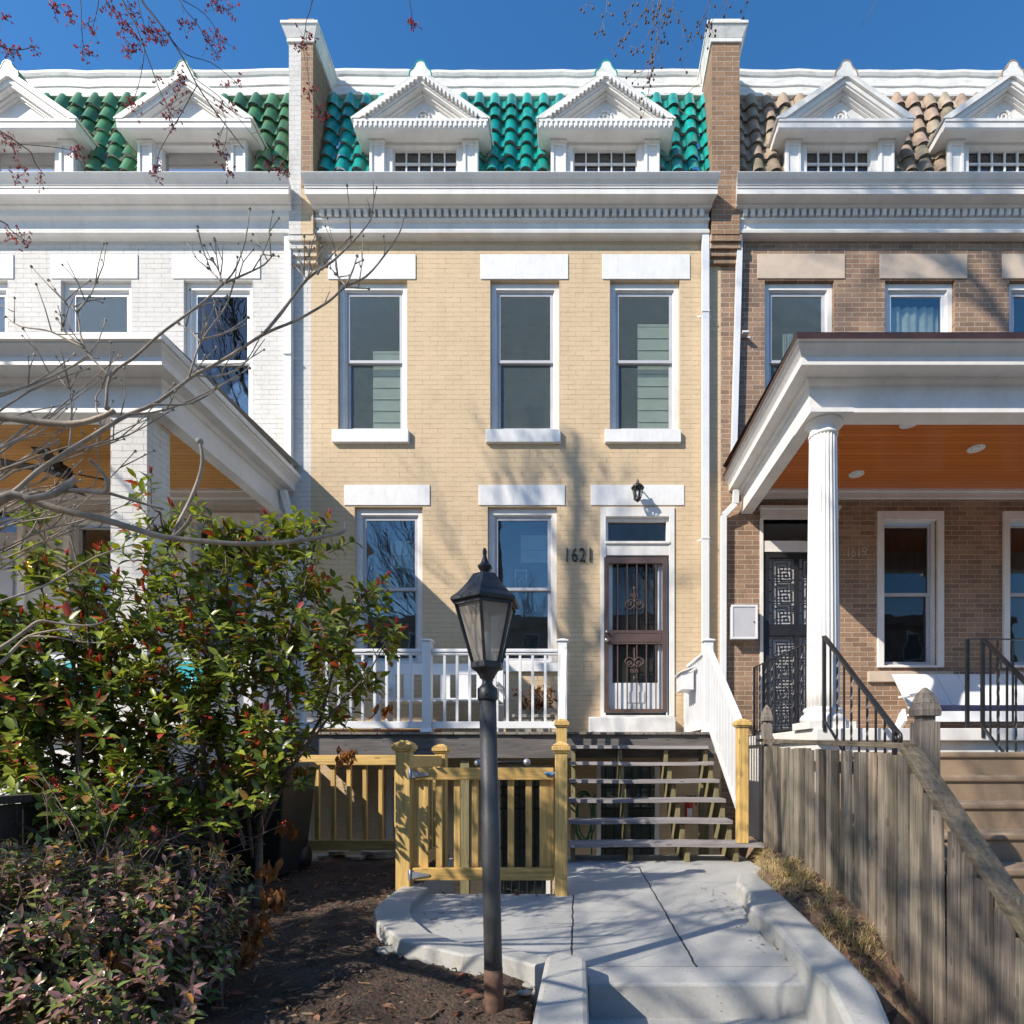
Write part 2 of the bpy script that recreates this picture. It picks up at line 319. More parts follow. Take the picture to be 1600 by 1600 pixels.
def concmat(name,col,joints=False,stain=.25):
    m,ntr=newmat(name); g=N(ntr); geo=g.n('ShaderNodeNewGeometry'); pos=geo.outputs['Position']
    a=g.noise(pos,1.6,7,.7); b=g.noise(pos,60,6,.75); d=g.noise(pos,6,6,.7)
    c=g.ramp(a,[(.3,tuple(x*.84 for x in col)),(.7,tuple(x*1.08 for x in col))])
    c=g.mix(.5,c,g.ramp(b,[(.3,tuple(x*.8 for x in col)),(.7,tuple(x*1.15 for x in col))]))
    c=g.mix(g.math('MULTIPLY',g.ramp(d,[(.55,(0,0,0)),(.75,(1,1,1))]),stain),c,tuple(x*k for x,k in zip(col,(.62,.55,.45))))
    sv=g.n('ShaderNodeTexVoronoi'); sv.inputs['Scale'].default_value=38; g.l(pos,sv.inputs['Vector']); spk=g.math('MULTIPLY',g.math('LESS_THAN',sv.outputs['Distance'],.16),g.ramp(g.noise(pos,3.1,5,.7),[(.5,(0,0,0)),(.62,(1,1,1))])); c=g.mix(g.math('MULTIPLY',spk,.6),c,(.10,.08,.06))
    h=b
    if joints:
        sp=g.n('ShaderNodeSeparateXYZ'); g.l(pos,sp.inputs[0]); wob=g.math('MULTIPLY',g.math('SUBTRACT',g.noise(pos,5,3),.5),.03)
        x=g.math('ADD',sp.outputs[0],wob); y=g.math('ADD',sp.outputs[1],wob); tot=None
        jj=[(x,.55,.0055,-3.0,-5.39),(x,-.02,.005,-4.0,-5.35)]
        for v,q,w_,ya,yb in jj:
            k=g.math('LESS_THAN',g.math('ABSOLUTE',g.math('SUBTRACT',v,q)),w_)
            k=g.math('MULTIPLY',k,g.math('MULTIPLY',g.math('LESS_THAN',sp.outputs[1],ya),g.math('GREATER_THAN',sp.outputs[1],yb)))
            tot=k if tot is None else g.math('MAXIMUM',tot,k)
        for q in (-5.38,-4.45,-3.6): 
            k=g.math('MULTIPLY',g.math('LESS_THAN',g.math('ABSOLUTE',g.math('SUBTRACT',y,q)),.003),.6); tot=g.math('MAXIMUM',tot,k)
        c=g.mix(tot,c,(.03,.03,.03)); h=g.math('SUBTRACT',b,g.math('MULTIPLY',tot,3.0))
    finish(g,c,.85,h,.35,.004); return m
M['concrete']=concmat('grey_concrete',(.40,.40,.385),True,.35)
M['concrete2']=concmat('kerb_concrete',(.40,.395,.37),False,.55)
M['concrete_tan']=concmat('tan_concrete',(.30,.215,.14),False,.5)
def soilmat(name,c1,c2,c3,sc=1):
    m,ntr=newmat(name); g=N(ntr); geo=g.n('ShaderNodeNewGeometry'); pos=geo.outputs['Position']
    a=g.noise(pos,70*sc,8,.8); v=g.n('ShaderNodeTexVoronoi'); v.inputs['Scale'].default_value=55*sc; g.l(pos,v.inputs['Vector']); big=g.noise(pos,2.3,5,.7)
    c=g.ramp(a,[(.3,c1),(.55,c2),(.78,c3)]); c=g.mix(.35,c,g.mix(1.0,c,v.outputs['Color'],'MULTIPLY')); c=g.mix(g.ramp(big,[(.4,(0,0,0)),(.65,(1,1,1))]),c,g.mix(.5,c,c3))
    finish(g,c,.95,g.math('ADD',a,g.math('MULTIPLY',v.outputs['Distance'],-.8)),1.0,.02); return m
M['soil']=soilmat('dark_mulch',(.028,.018,.013),(.105,.068,.046),(.22,.155,.11))
M['dirt']=soilmat('red_dirt',(.16,.095,.052),(.32,.20,.12),(.46,.33,.21))
M['street']=pmat('pavement',(.16,.155,.15),.9,.15,1,.2,30)
M['bark']=pmat('grey_bark',(.17,.15,.13),.85,.3,14,.6,60,stretch=(1,1,.4),bdist=.01)
M['dogbark']=pmat('dogwood_bark',(.38,.30,.225),.75,.3,30,.4,120,dirt=((.12,.13,.06),.5,18))
M['maplebark']=pmat('dark_twig_bark',(.045,.035,.035),.7,.3,30,.3,120)
M['palebark']=pmat('pale_twig_bark',(.20,.16,.14),.7,.3,30,.3,120)
M['stembark']=pmat('shrub_stem',(.14,.10,.075),.8,.3,30,.4,90)
M['leaf']=pmat('photinia_leaf',(1,1,1),.33,.15,25,.15,60,tint=True,trans=.28,spec=.5)
M['leaf_n']=pmat('nandina_leaf',(1,1,1),.30,.15,25,.15,60,tint=True,trans=.15,spec=.5)
M['leaf_dead']=pmat('dead_leaf',(1,1,1),.8,.25,25,.3,60,tint=True,trans=.3)
M['flower']=pmat('red_blossom',(1,1,1),.6,.2,60,0,60,tint=True,trans=.3)
M['bud']=pmat('dogwood_bud',(.33,.31,.24),.6,.2,60,0)
M['pod']=pmat('brown_seed_pod',(.16,.08,.045),.8,.3,60,.2,150)
M['berry']=pmat('red_berry',(.45,.02,.015),.3,.1,60,0)
M['grassdry']=pmat('dry_grass',(1,1,1),.7,.2,40,0,tint=True,trans=.3)
M['green_plastic']=pmat('green_hose',(.02,.14,.06),.4,.1,9,0)
M['red_paint']=pmat('red_paint',(.5,.02,.015),.35,.1,9,0)
M['black_plastic']=pmat('black_plastic',(.02,.022,.026),.45,.15,6,.1,60)
M['teal']=pmat('teal_paint',(.0,.36,.40),.5,.08,6,.1,60)
M['navy']=pmat('navy_cushion',(.015,.02,.06),.85,.15,9,.3,120)
M['blue_strap']=pmat('blue_strap',(.10,.22,.42),.7,.15,20,.2,120)
M['stone']=pmat('flagstone',(.33,.33,.30),.85,.2,9,.5,60)
M['terra']=pmat('grey_planter',(.36,.33,.27),.8,.2,9,.4,60)
M['orange_wood']=pmat('orange_pole',(.50,.22,.08),.5,.2,9,.1,60)
M['yellow']=pmat('yellow_plastic',(.8,.5,.02),.5,.1,9,.1,60)
M['fan_brown']=pmat('dark_fan',(.03,.018,.012),.5,.2,9,.1,60)
M['number']=pmat('black_number',(.02,.02,.02),.4,.1,9,0)
M['number_b']=pmat('brass_number',(.50,.40,.30),.5,.1,9,0)
M['orange_cap']=pmat('stained_cap',(.50,.36,.22),.8,.2,12,.4,60)
M['tread_deckwood']=M['deckwood']  # second key for the grey deck board material
m,ntr=newmat('lit_lantern_glass'); g=N(ntr); e=g.n('ShaderNodeEmission'); e.inputs[0].default_value=(1,.62,.2,1); e.inputs[1].default_value=2.2; o=g.n('ShaderNodeOutputMaterial'); g.l(e.outputs[0],o.inputs[0]); M['lit']=m
m,ntr=newmat('bulb'); g=N(ntr); finish(g,(.75,.75,.72),.2); M['bulb']=m
# ------------------------------------------------------------------ ground and paving
def struct(o): o['kind']='structure'; return o
def interp(x,pts):
    if x<=pts[0][0]: return pts[0][1]
    for (a,b),(c,d) in zip(pts,pts[1:]):
        if x<=c: return b+(d-b)*(x-a)/(c-a)
    return pts[-1][1]
def hn(x,y): return .5*math.sin(3.1*x+1.7*y)+.3*math.sin(7.3*x-5.1*y+2)+.2*math.sin(13*x+11*y)+.25*math.sin(29*x-23*y)*math.sin(17*y+3)
BANK=[(1.6,-.75),(2.3,-.62),(2.845,-.37),(2.98,-.27),(3.21,-.14),(3.47,.01),(3.83,.07),(4.26,.13),(5.5,.13)]
RR2=random.Random(3)
def soilz(x,d):
    left=interp(d,[(0.6,-.6),(1.3,-.16),(2.3,-.075),(2.7,-.045),(3.3,-.04),(4.3,-.01),(5.4,.02)])+.010*hn(x*1.3,d*1.3)+RR2.uniform(-.011,.011)
    if -.2<x<1.25 and d>2.5: return -.12
    if x<1.0 and d<2.5 and x>-.15: return -.6
    if x<1.0: return left
    b=interp(d,BANK)+.02*hn(x*3,d*3)+RR2.uniform(-.012,.012)
    e=interp(d,[(2.4,1.12),(3.6,1.28),(4.2,1.34),(4.6,1.46),(5.0,1.6),(5.3,1.66)]); t=min(1,max(0,(x-e+.03)/.10))
    return b*t+(-.12)*(1-t) if d>2.9 else b-.05*(1-t)
def pit(x,d): return (d>4.08 and -1.19<x<-.17) or (d>5.5 and -3.6<x<1.95)
g_=MB(); st=.045; nx=int(6.9/st); ny=int(4.9/st)
g_.grid(nx,ny,lambda i,j:(-5.1+i*st,.6+j*st-8,soilz(-5.1+i*st,.6+j*st)),lambda i,j:pit(-5.1+(i+.5)*st,.6+(j+.5)*st) or (-5.1+(i+.5)*st>-.1 and .6+(j+.5)*st<2.5 and -5.1+(i+.5)*st<1.1))
struct(g_.build('garden_soil',M['soil']))
b=MB(); sx=.04
b.grid(22,112,lambda i,j:(1.0+i*.036,1.4+j*sx-8,soilz(1.0+i*.036,1.4+j*sx)+.006+.0*i)); struct(b.build('dirt_bank',M['dirt']))
b=MB(); b.add([(-300,-300,-.78),(300,-300,-.78),(300,-6.6,-.78),(-300,-6.6,-.78)],[(0,1,2,3)]); struct(b.build('street_ground',M['street']))
b=MB(); b.add([(-300,-6.6,-1.3),(300,-6.6,-1.3),(300,300,-1.3),(-300,300,-1.3)],[(0,1,2,3)]); struct(b.build('ground',M['dirt']))
b=MB(); b.add([(1.75,-6.6,-.6),(14,-6.6,-.6),(14,-4.5,-.1),(14,-2.4,.05),(1.75,-2.4,.05),(1.75,-4.5,-.1)],[(0,1,2,5),(5,2,3,4)]); b.add([(-16,-7.3,-.6),(-5.0,-7.3,-.6),(-5.0,0,.02),(-16,0,.02)],[(0,1,2,3)]); struct(b.build('lawn_edge',M['soil']))
# paving
pad=[(.05,-5.58),(1.07,-5.58),(1.0,-5.0),(1.02,-4.7),(1.08,-4.3),(1.25,-3.85),(1.62,-3.0),(1.62,-2.34),(-.13,-2.34),(-.13,-3.97),(-1.2,-3.97),(-1.19,-4.6),(-1.05,-4.85),(-.82,-5.1),(-.5,-5.28),(-.3,-5.3),(-.1,-5.42),(0.05,-5.5)]
b=MB(); b.prism(pad,-.5,0); struct(b.build('concrete_path',M['concrete'],bevel=.012))
ol=[(-1.215,-3.99),(-1.215,-4.45),(-1.19,-4.62),(-1.09,-4.86),(-.87,-5.14),(-.53,-5.32),(-.34,-5.34),(-.2,-5.46),(-.12,-5.56)]
il=[(-1.03,-3.99),(-1.03,-4.40),(-1.0,-4.56),(-.93,-4.74),(-.77,-4.98),(-.5,-5.17),(-.32,-5.2),(-.12,-5.36),(-.02,-5.46)]
b=MB(); zt=[.06,.06,.06,.055,.045,.035,.035,.04,.06]; n=len(ol)
vs=[(x,y,-.4) for x,y in ol]+[(x,y,z) for (x,y),z in zip(ol,zt)]+[(x,y,z-.008) for (x,y),z in zip(il,zt)]+[(x,y,-.02) for x,y in il]
fs=[]
for i in range(n-1):
    for k in range(3): fs.append((k*n+i,(k)*n+i+1,(k+1)*n+i+1,(k+1)*n+i))
fs+=[(0,n,2*n,3*n),(n-1,2*n-1,3*n-1,4*n-1)[::-1]]
b.add(vs,[f[::-1] for f in fs]); struct(b.build('left_kerb',M['concrete2'],bevel=.012))
orr=[(1.36,-3.75),(1.33,-3.88),(1.29,-4.4),(1.24,-4.9),(1.16,-5.58),(1.12,-5.86),(1.0,-6.2),(.96,-6.6)]
irr=[(1.2,-3.75),(1.10,-4.05),(1.08,-4.55),(1.0,-4.62),(1.02,-5.05),(.97,-5.5),(.96,-5.8),(.86,-6.2),(.82,-6.6)]
b=MB(); poly=orr+irr[::-1]; b.prism(poly[::-1],-.9,.10); struct(b.build('right_kerb',M['concrete2'],bevel=.02))
b=MB(); b.prism([(-.155,-6.7),(.04,-6.7),(.045,-5.56),(-.05,-5.46),(-.13,-5.5)],-.9,.10); struct(b.build('step_cheek',M['concrete2'],bevel=.02))
b=MB(); b.box(.03,1.0,-5.9,-5.57,-.9,-.145); b.box(.03,.98,-6.2,-5.9,-.9,-.29); b.box(.03,.95,-6.6,-6.2,-.9,-.44); struct(b.build('concrete_steps',M['concrete2'],bevel=.012))
# basement areaway
b=MB()
b.box(-3.65,2.0,-2.55,.1,-1.35,-1.2); b.box(-1.3,-.05,-4.0,-2.5,-1.35,-1.2)
b.box(-1.32,-1.19,-4.02,-2.45,-1.3,-.015); b.box(-.165,-.05,-3.9,-2.45,-1.3,-.06); b.box(-1.19,-.165,-4.06,-3.95,-1.3,-.01)
b.box(-3.65,-1.3,-2.55,-2.46,-1.3,.0); b.box(-.05,1.95,-2.46,-2.38,-1.3,-.05)
for i in range(5): b.box(-1.19,-.165,-3.95+.27*i,-3.68+.27*i,-1.3,-.2*(i+1))
struct(b.build('areaway',M['concrete2']))
# ------------------------------------------------------------------ house pieces
def wall_mesh(x0,x1,z0,z1,holes,y=0,depth=.16):
    b=MB(); xs=sorted({x0,x1}|{h[0] for h in holes}|{h[1] for h in holes}); zs=sorted({z0,z1}|{h[2] for h in holes}|{h[3] for h in holes})
    for a,c in zip(xs,xs[1:]):
        for e,f in zip(zs,zs[1:]):
            mx,mz=(a+c)/2,(e+f)/2
            if any(h[0]<mx<h[1] and h[2]<mz<h[3] for h in holes): continue
            b.add([(a,y,e),(c,y,e),(c,y,f),(a,y,f)],[(0,1,2,3)])
    for a,c,e,f in holes:
        b.add([(a,y,e),(a,y+depth,e),(a,y+depth,f),(a,y,f)],[(0,3,2,1)][0:1]); b.add([(c,y,e),(c,y+depth,e),(c,y+depth,f),(c,y,f)],[(0,1,2,3)])
        b.add([(a,y,e),(c,y,e),(c,y+depth,e),(a,y+depth,e)],[(0,1,2,3)][0:1]); b.add([(a,y,f),(c,y,f),(c,y+depth,f),(a,y+depth,f)],[(3,2,1,0)])
    return b
def frame(b,x0,x1,z0,z1,w,y0,y1,wb=None,wt=None):
    wb=wb or w; wt=wt or w
    b.box(x0,x0+w,y0,y1,z0,z1); b.box(x1-w,x1,y0,y1,z0,z1); b.box(x0+w,x1-w,y0,y1,z0,z0+wb); b.box(x0+w,x1-w,y0,y1,z1-wt,z1)
def window(house,h,trim='white',sash='sash',inside='shade',cover=(0,1,0,1),casing=False,glass='glass',mid=.5,single=False,label=None,screen=False):
    x0,x1,z0,z1=h
    b=MB()
    if casing: frame(b,x0-.09,x1+.09,z0-.03,z1+.11,.088,-.035,.03,.03,.12); frame(b,x0-.001,x1+.001,z0,z1+.001,.02,.031,.12)
    else:
        frame(b,x0+.002,x1-.002,z0+.002,z1-.002,.07,.055,.16,.035,.09); frame(b,x0+.07,x1-.07,z0+.035,z1-.09,.018,.08,.16)
    w=b.build('window',M[trim],house,label,bevel=.004)
    i=.088 if not casing else .02; a,c,e,f=x0+i,x1-i,z0+(.055 if not casing else .03),z1-(.11 if not casing else .03)
    zm=e+(f-e)*mid
    if single: zm=e
    sw=.042
    def sashmesh(q0,q1,y):
        s=MB(); frame(s,a+.001,c-.001,q0,q1,sw,y,y+.03,sw*1.0); s.build('sash',M[sash],w,bevel=.003)
        g=MB(); g.box(a+sw-.005,c-sw+.005,y+.012,y+.016,q0+sw-.005,q1-sw+.005); g.build('glass_pane',M[glass],w)
        if screen: g=MB(); g.box(a+sw-.004,c-sw+.004,y+.004,y+.0055,q0+sw-.004,q1-sw+.004); g.build('insect_screen',M['screen'],w)
    if not single: sashmesh(e,zm+.02,.125)
    sashmesh(zm-.02,f-.001,.093)
    n=MB(); d0,d1=.17,1.0
    n.add([(x0,d0,z0),(x1,d0,z0),(x1,d0,z1),(x0,d0,z1),(x0-.3,d1,z0-.1),(x1+.3,d1,z0-.1),(x1+.3,d1,z1+.1),(x0-.3,d1,z1+.1)],[(4,7,6,5),(0,1,5,4),(1,2,6,5),(2,3,7,6),(3,0,4,7)]); n.build('interior',M['room'],w)
    if inside:
        s=MB(); A=a+(c-a)*cover[0]; B=a+(c-a)*cover[1]; E=e+(f-e)*cover[2]; F=e+(f-e)*cover[3]; nn=24
        if inside in('shade',):
            rows=max(2,int((F-E)/.16))
            for r in range(rows):
                q0=E+(F-E)*r/rows; q1=E+(F-E)*(r+1)/rows-.0005
                s.add([(A,.19,q0),(B,.19,q0),(B,.198,q0+.012),(A,.198,q0+.012),(B,.203,q1),(A,.203,q1)],[(0,1,2,3),(3,2,4,5)])
            s.box(A,B,.195,.21,F-.004,F+.03)
        else: s.grid(nn,1,lambda i,j:(A+(B-A)*i/nn,.22+.022*math.sin(i*1.7)+.012*math.sin(i*.9),E if j==0 else F))
        s.build('window_shade' if inside=='shade' else 'curtain',M[inside],w)
    return w
def slab(house,name,px0,px1,py0,py1,mat,y0=-.012,y1=.0):
    b=MB(); b.box(X(px0),X(px1),y0,y1-.001 if y1<=0 else y1,Z(py1),Z(py0)); return b.build(name,mat,house,bevel=.006)
def cornice(house,x0,x1,dent,kl=.2,kr=.2):
    b=MB(); prof=[(.0,8.75),(-.40,8.73),(-.41,8.715),(-.40,8.70),(-.37,8.66),(-.345,8.635),(-.335,8.615),(-.325,8.61),(-.325,8.598),(-.33,8.585),(-.32,8.585),(-.32,8.51),(-.19,8.50),(-.185,8.478),(-.165,8.465)]
    if dent: prof+=[(-.10,8.462),(-.10,8.375),(-.13,8.372),(-.125,8.352),(-.085,8.335)]
    else: prof+=[(-.15,8.45),(-.14,8.38),(-.10,8.36),(-.085,8.33)]
    prof+=[(-.075,8.25),(-.10,8.245),(-.11,8.225),(-.10,8.205),(-.125,8.20),(-.12,8.175),(-.06,8.165),(.0,8.16)]
    b.extx(prof,x0,x1,kl,kr)
    if dent:
        x=x0+.07
        while x<x1-.09: b.box(x,x+.058,-.165,-.099,8.38,8.463); x+=.1
    return b.build('cornice',M['white'],house)
def roof_d(z): return .42-(10.6-z)*.235     # y of the mansard at height z
def tiles(house,x0,x1,mat,holes,seed):
    r=random.Random(seed); b=MB(); tw=.236; ch=.245; z=10.66; cols=int((x1-x0)/tw)+1; zb=8.72; k=0; nu=18
    bb=MB(); bb.add([(x0,roof_d(zb)+.02,zb),(x1,roof_d(zb)+.02,zb),(x1,roof_d(10.7)+.02,10.7),(x0,roof_d(10.7)+.02,10.7)],[(0,1,2,3)])
    while z>zb:
        z0=z-ch-.03
        for c in range(cols):
            if holes and z<9.72 and any(abs(x0+(c+.5)*tw-h_)<.70 for h_ in holes): continue
            ox=x0+c*tw+r.uniform(-.008,.008); dz=r.uniform(-.016,.016); t=r.uniform(.68,1.2); b.tint=(t*r.uniform(.9,1.1),t,t*r.uniform(.93,1.07))
            vs=[]
            for (zz,up) in ((z+dz,0.004),(z0+dz+.05,.046),(z0+dz,.054),(z0+dz+.0,.012)):
                for i in range(nu+1):
                    u=i/nu; hgt=.070*max(0,math.sin(math.pi*min(1,u/.72)))**.55 if u<.72 else -.010*math.sin(math.pi*(u-.72)/.28)
                    xx=min(max(ox+u*tw,x0),x1); vs.append((xx,roof_d(zz)-hgt-up,zz))
            fs=[]
            for j in range(3):
                for i in range(nu): fs.append(((j+1)*(nu+1)+i,(j+1)*(nu+1)+i+1,j*(nu+1)+i+1,j*(nu+1)+i))
            cx=ox+tw/2
            b.add(vs,fs[:2*nu],True)
        z-=ch
    o=b.build('tile_roof',mat,house); return o
def dormer(house,cx,dent,munt,tilem,glass='glass_dark'):
    b=MB(); D=-.07   # body front y
    hw=.75; zb=8.74; zs=9.50
    b.box(cx-hw+.03,cx+hw-.03,D+.03,.5,zb,zs+.0) if False else None
    for s in(-1,1):   # side cheeks
        b.box(cx+s*(hw-.06)-.03,cx+s*(hw-.06)+.03,D+.03,.45,zb,zs)
    b.box(cx-.54,cx+.54,D+.02,.2,9.44,zs)
    d=b.build('dormer',M['white'],house,bevel=.003)
    for s in(-1,1):
        q=MB(); x=cx+s*.645; q.box(x-.11,x+.11,D+.0,D+.035,zb,9.48); frame(q,x-.10,x+.10,zb,9.455,.035,D-.018,D+.001); q.box(x-.115,x+.115,D-.03,D+.035,9.455,9.488); q.build('pilaster',M['white'],d,bevel=.003)
    # pediment
    q=MB(); F=-.24; W=.91; z0=9.49; zr=9.60; apex=10.24
    q.extx([(F,z0),(F+.02,z0-.02),(F+.05,z0-.015),(F+.06,z0-.0),(D+.02,z0),(.45,z0),(.45,zr),(F-.012,zr),(F-.012,zr-.035),(F+.0,zr-.035)],cx-W,cx+W)
    def rake(off0,off1,y0,y1):    # band between two offsets below the rake line
        sl=(apex-zr)/W; c=math.cos(math.atan(sl))
        for s in(-1,1):
            a0=apex-off0/c; a1=apex-off1/c; base=zr
            xa=(a0-base)/sl; xb=(a1-base)/sl
            pts=[(cx,a0),(cx+s*xa,base),(cx+s*xb,base),(cx,a1)]
            if s==1: pts=pts
            else: pts=pts[::-1]
            q.prismy(pts[::-1],y0,y1)
    rake(0,.05,F-.02,.0); rake(.05,.105,F+.012,.0); rake(.105,.128,F+.03,.0); rake(.128,.155,F+.09,.0); rake(.155,.172,F+.12,.0)
    sl=(apex-zr)/W; q.prismy([(cx-W+.1,zr),(cx+W-.1,zr),(cx,apex-.09)],-.085,.0)
    if dent:
        n=27
        for i in range(n): x=cx-W+.035+i*(2*W-.07)/(n-1); q.box(x-.016,x+.016,F-.016,F+.0,z0+.008,zr-.035)
        L=math.hypot(W,apex-zr); n=17; ang=math.atan(sl)
        for s in(-1,1):
            for i in range(1,n):
                t=i/n; px=cx+s*W*(1-t); pz=zr+(apex-zr)*t-.078
                if pz<zr+.03 : continue
                q.bar((px-s*0,F-.010,pz-.024),(px,F-.010,pz+.026),.03,.05,up=(0,1,0))
    q.build('pediment',M['white'],d)
    if dent or munt:
        q=MB(); c0=(cx,-.095,9.80)
        q.tube([(cx+.085*math.cos(a*math.pi/8),-.092,9.79+.085*math.sin(a*math.pi/8)) for a in range(17)],.018,6)
        for k in range(7): a=k/7*6.28; q.ball((cx+.035*math.cos(a),-.09,9.79+.035*math.sin(a)),.02,6)
        q.build('medallion',M['white'],d)
    # roof of dormer
    q=MB()
    for s in(-1,1):
        q.hexa([(cx,F-.02,apex-.005),(cx+s*(W+.02),F-.02,zr-.012),(cx+s*(W+.02),.45,zr-.012),(cx,.45,apex-.005)],[(cx,F-.02,apex+.02),(cx+s*(W+.035),F-.02,zr+.005),(cx+s*(W+.035),.45,zr+.005),(cx,.45,apex+.02)])
    q.build('dormer_roof',M['white_old'],d)
    q=MB(); q.prismy([(cx-.145,apex-.08),(cx+.145,apex-.08),(cx+.13,apex-.01),(cx+.085,apex+.03),(cx+.062,apex+.085),(cx+.04,apex+.125),(cx-.04,apex+.125),(cx-.062,apex+.085),(cx-.085,apex+.03),(cx-.13,apex-.01)],F-.021,F+.08); q.build('ridge_plaster',M['white_old'],d)
    q=MB(); R_=[]
    for i in range(13):
        a=math.pi*i/12; rr=.075 if 3<=i<=9 else .075
        R_.append((cx+.068*math.cos(a)*(1 if True else 1),apex+.09+.062*math.sin(a)))
    R_=[(cx+.16,apex-.08),(cx+.15,apex-.01),(cx+.10,apex+.03)]+[(cx+.072*math.cos(math.pi*i/8),apex+.075+.065*math.sin(math.pi*i/8)) for i in range(9)]+[(cx-.10,apex+.03),(cx-.15,apex-.01),(cx-.16,apex-.08)]
    inn=[(cx+(x-cx)*.90,apex-.08+(z-apex+.08)*.93) for x,z in R_]; n=len(R_)
    vs=[(x,F-.025,z) for x,z in R_]+[(x,F-.025,z) for x,z in inn]+[(x,.5,z) for x,z in R_]+[(x,.5,z) for x,z in inn]
    fs=[]
    for i in range(n-1): fs+=[(i,i+1,n+i+1,n+i),(i,2*n+i,2*n+i+1,i+1),(n+i,n+i+1,3*n+i+1,3*n+i)]
    q.add(vs,fs,False); q.build('ridge_tile',tilem,d)
    # window
    q=MB(); frame(q,cx-.535,cx+.535,zb,9.48,.09,D+.03,D+.12,.02,.045); q.build('window_frame',M['white'],d,bevel=.003)
    if munt:
        q=MB(); a,c=cx-.445,cx+.445; frame(q,a,c,zb,9.44,.018,D+.07,D+.10)
        for i in range(1,5): x=a+(c-a)*i/5; q.box(x-.010,x+.010,D+.072,D+.098,zb,9.43)
        q.box(a,c,D+.074,D+.096,9.24,9.262); q.box(a,c,D+.074,D+.096,9.04,9.06); q.build('muntin_grid',M['white'],d)
    q=MB(); q.box(cx-.46,cx+.46,D+.104,D+.108,zb,9.45); q.build('glass_pane',M[glass],d)
    q=MB(); q.box(cx-.6,cx+.6,.30,.34,zb,9.6); q.build('interior',M['attic'] if munt else M['room'],d)
    return d
def parapet(house,x0,x1):
    b=MB(); rng=random.Random(int(x0*10)); n=24
    prof=[(.55,11.09),(.44,11.09),(.405,11.06),(.40,11.02),(.415,10.985),(.43,10.97),(.43,10.85),(.41,10.845),(.41,10.83),(.425,10.825),(.415,10.70),(.375,10.685),(.365,10.66),(.37,10.635),(.42,10.625),(.55,10.6)]
    m=len(prof); vs=[]
    off=[rng.uniform(-.012,.012)-.02*math.sin(i/n*math.pi) for i in range(n+1)]
    for i in range(n+1):
        x=x0+(x1-x0)*i/n
        vs+=[(x,p[0],p[1]+off[i]) for p in prof]
    fs=[(i*m+k,(i+1)*m+k,(i+1)*m+k+1,i*m+k+1)[::-1] for i in range(n) for k in range(m-1)]
    b.add(vs,fs,False); 
    b.box(x0,x1,.55,9,10.4,11.0); b.build('parapet',M['white_old'],house)
def downspout(house,pts,w=.09,dd=.07,straps=()):
    b=MB()
    for a,c in zip(pts,pts[1:]): b.bar(a,c,w,dd,up=(0,1,0))
    for z in straps: b.box(pts[0][0]-.1,pts[0][0]+.1,-.004,-.0015,z-.012,z+.012); b.box(pts[0][0]-w/2-.006,pts[0][0]+w/2+.006,-.115,-.004,z-.012,z+.012)
    return b.build('downspout',M['steel_white'],house,bevel=.006)
UT,UB=Z(438),Z(672)
def lintels(house,spans,mat,y0,y1): 
    for a,c in spans: slab(house,'lintel',a,c,y0,y1,mat)
# ================================================================== yellow house
hy=thing('row_house',(-.85,0,0),'pale yellow painted brick row house in the middle with a bright green tile roof','house','row houses')
wn2=[(X(528),X(636),UB,UT),(X(766),X(874),UB,UT),(X(953),X(1062),UB,UT)]
wn1=[(X(554),X(660),Z(1037),Z(792)),(X(762),X(870),Z(1037),Z(792))]
door=(X(938),X(1054),Z(1120),Z(793))
bw=[(X(600),X(664),-.6,.8)]; bd=(X(932),X(1030),-1.2,.9); bd2=(X(775),X(860),-1.2,.85)
hl=wn2+wn1+[door]+bw+[bd,bd2]
wall_mesh(-3.70,2.02,-1.25,8.6,hl).build('wall',M['brick_yellow'],hy)
window(hy,wn2[0],inside='shade',cover=(.42,1,0,.60),screen=True); window(hy,wn2[1],inside=None,screen=True); window(hy,wn2[2],inside='shade',cover=(.4,1,0,.8),screen=True)
window(hy,wn1[0],inside='shade',cover=(.45,1,.66,.84),glass='glass_sky'); w5=window(hy,wn1[1],inside='shade',cover=(.45,1,.70,.88),glass='glass_sky')
q=MB(); wx0,wx1,wz0,wz1=X(802),X(822),Z(920),Z(884); frame(q,wx0,wx1,wz0,wz1,.022,.165,.172); q.ball(((wx0+wx1)/2,.168,(wz0+wz1)/2+.03),.02,8); q.ball(((wx0+wx1)/2-.035,.168,(wz0+wz1)/2),.02,8); q.ball(((wx0+wx1)/2+.035,.168,(wz0+wz1)/2),.02,8); q.build('window_ornament',M['vinyl'],w5)
window(hy,bw[0],inside=None)
lintels(hy,[(513,650),(751,888),(941,1078)],M['lintel_white'],398,437); lintels(hy,[(538,672),(748,883),(923,1069)],M['lintel_white'],758,790)
for a,c in((521,640),(760,876),(945,1063)): slab(hy,'sill',a,c,674,694,M['lintel_white'],-.06,.05)
for a,c in((550,664),(758,874)): slab(hy,'sill',a,c,1037,1050,M['lintel_white'],-.05,.05)
cornice(hy,X(497,7.95),1.80,True,.18,.3); tiles(hy,-3.62,1.86,M['tile_green'],[X(657,7.75),X(947,7.75)],1); parapet(hy,-3.62,1.86)
dormer(hy,X(657,7.75),True,True,M['tile_green']); dormer(hy,X(947,7.75),True,True,M['tile_green'])
downspout(hy,[(X(1102,7.93),-.07,8.2),(X(1102,7.93),-.07,1.25)],.095,.075,(Z(495),Z(845)))
b=MB(); b.box(-3.68,2.0,.0,9,8.6,8.74); b.build('attic_floor',M['white_old'],hy)
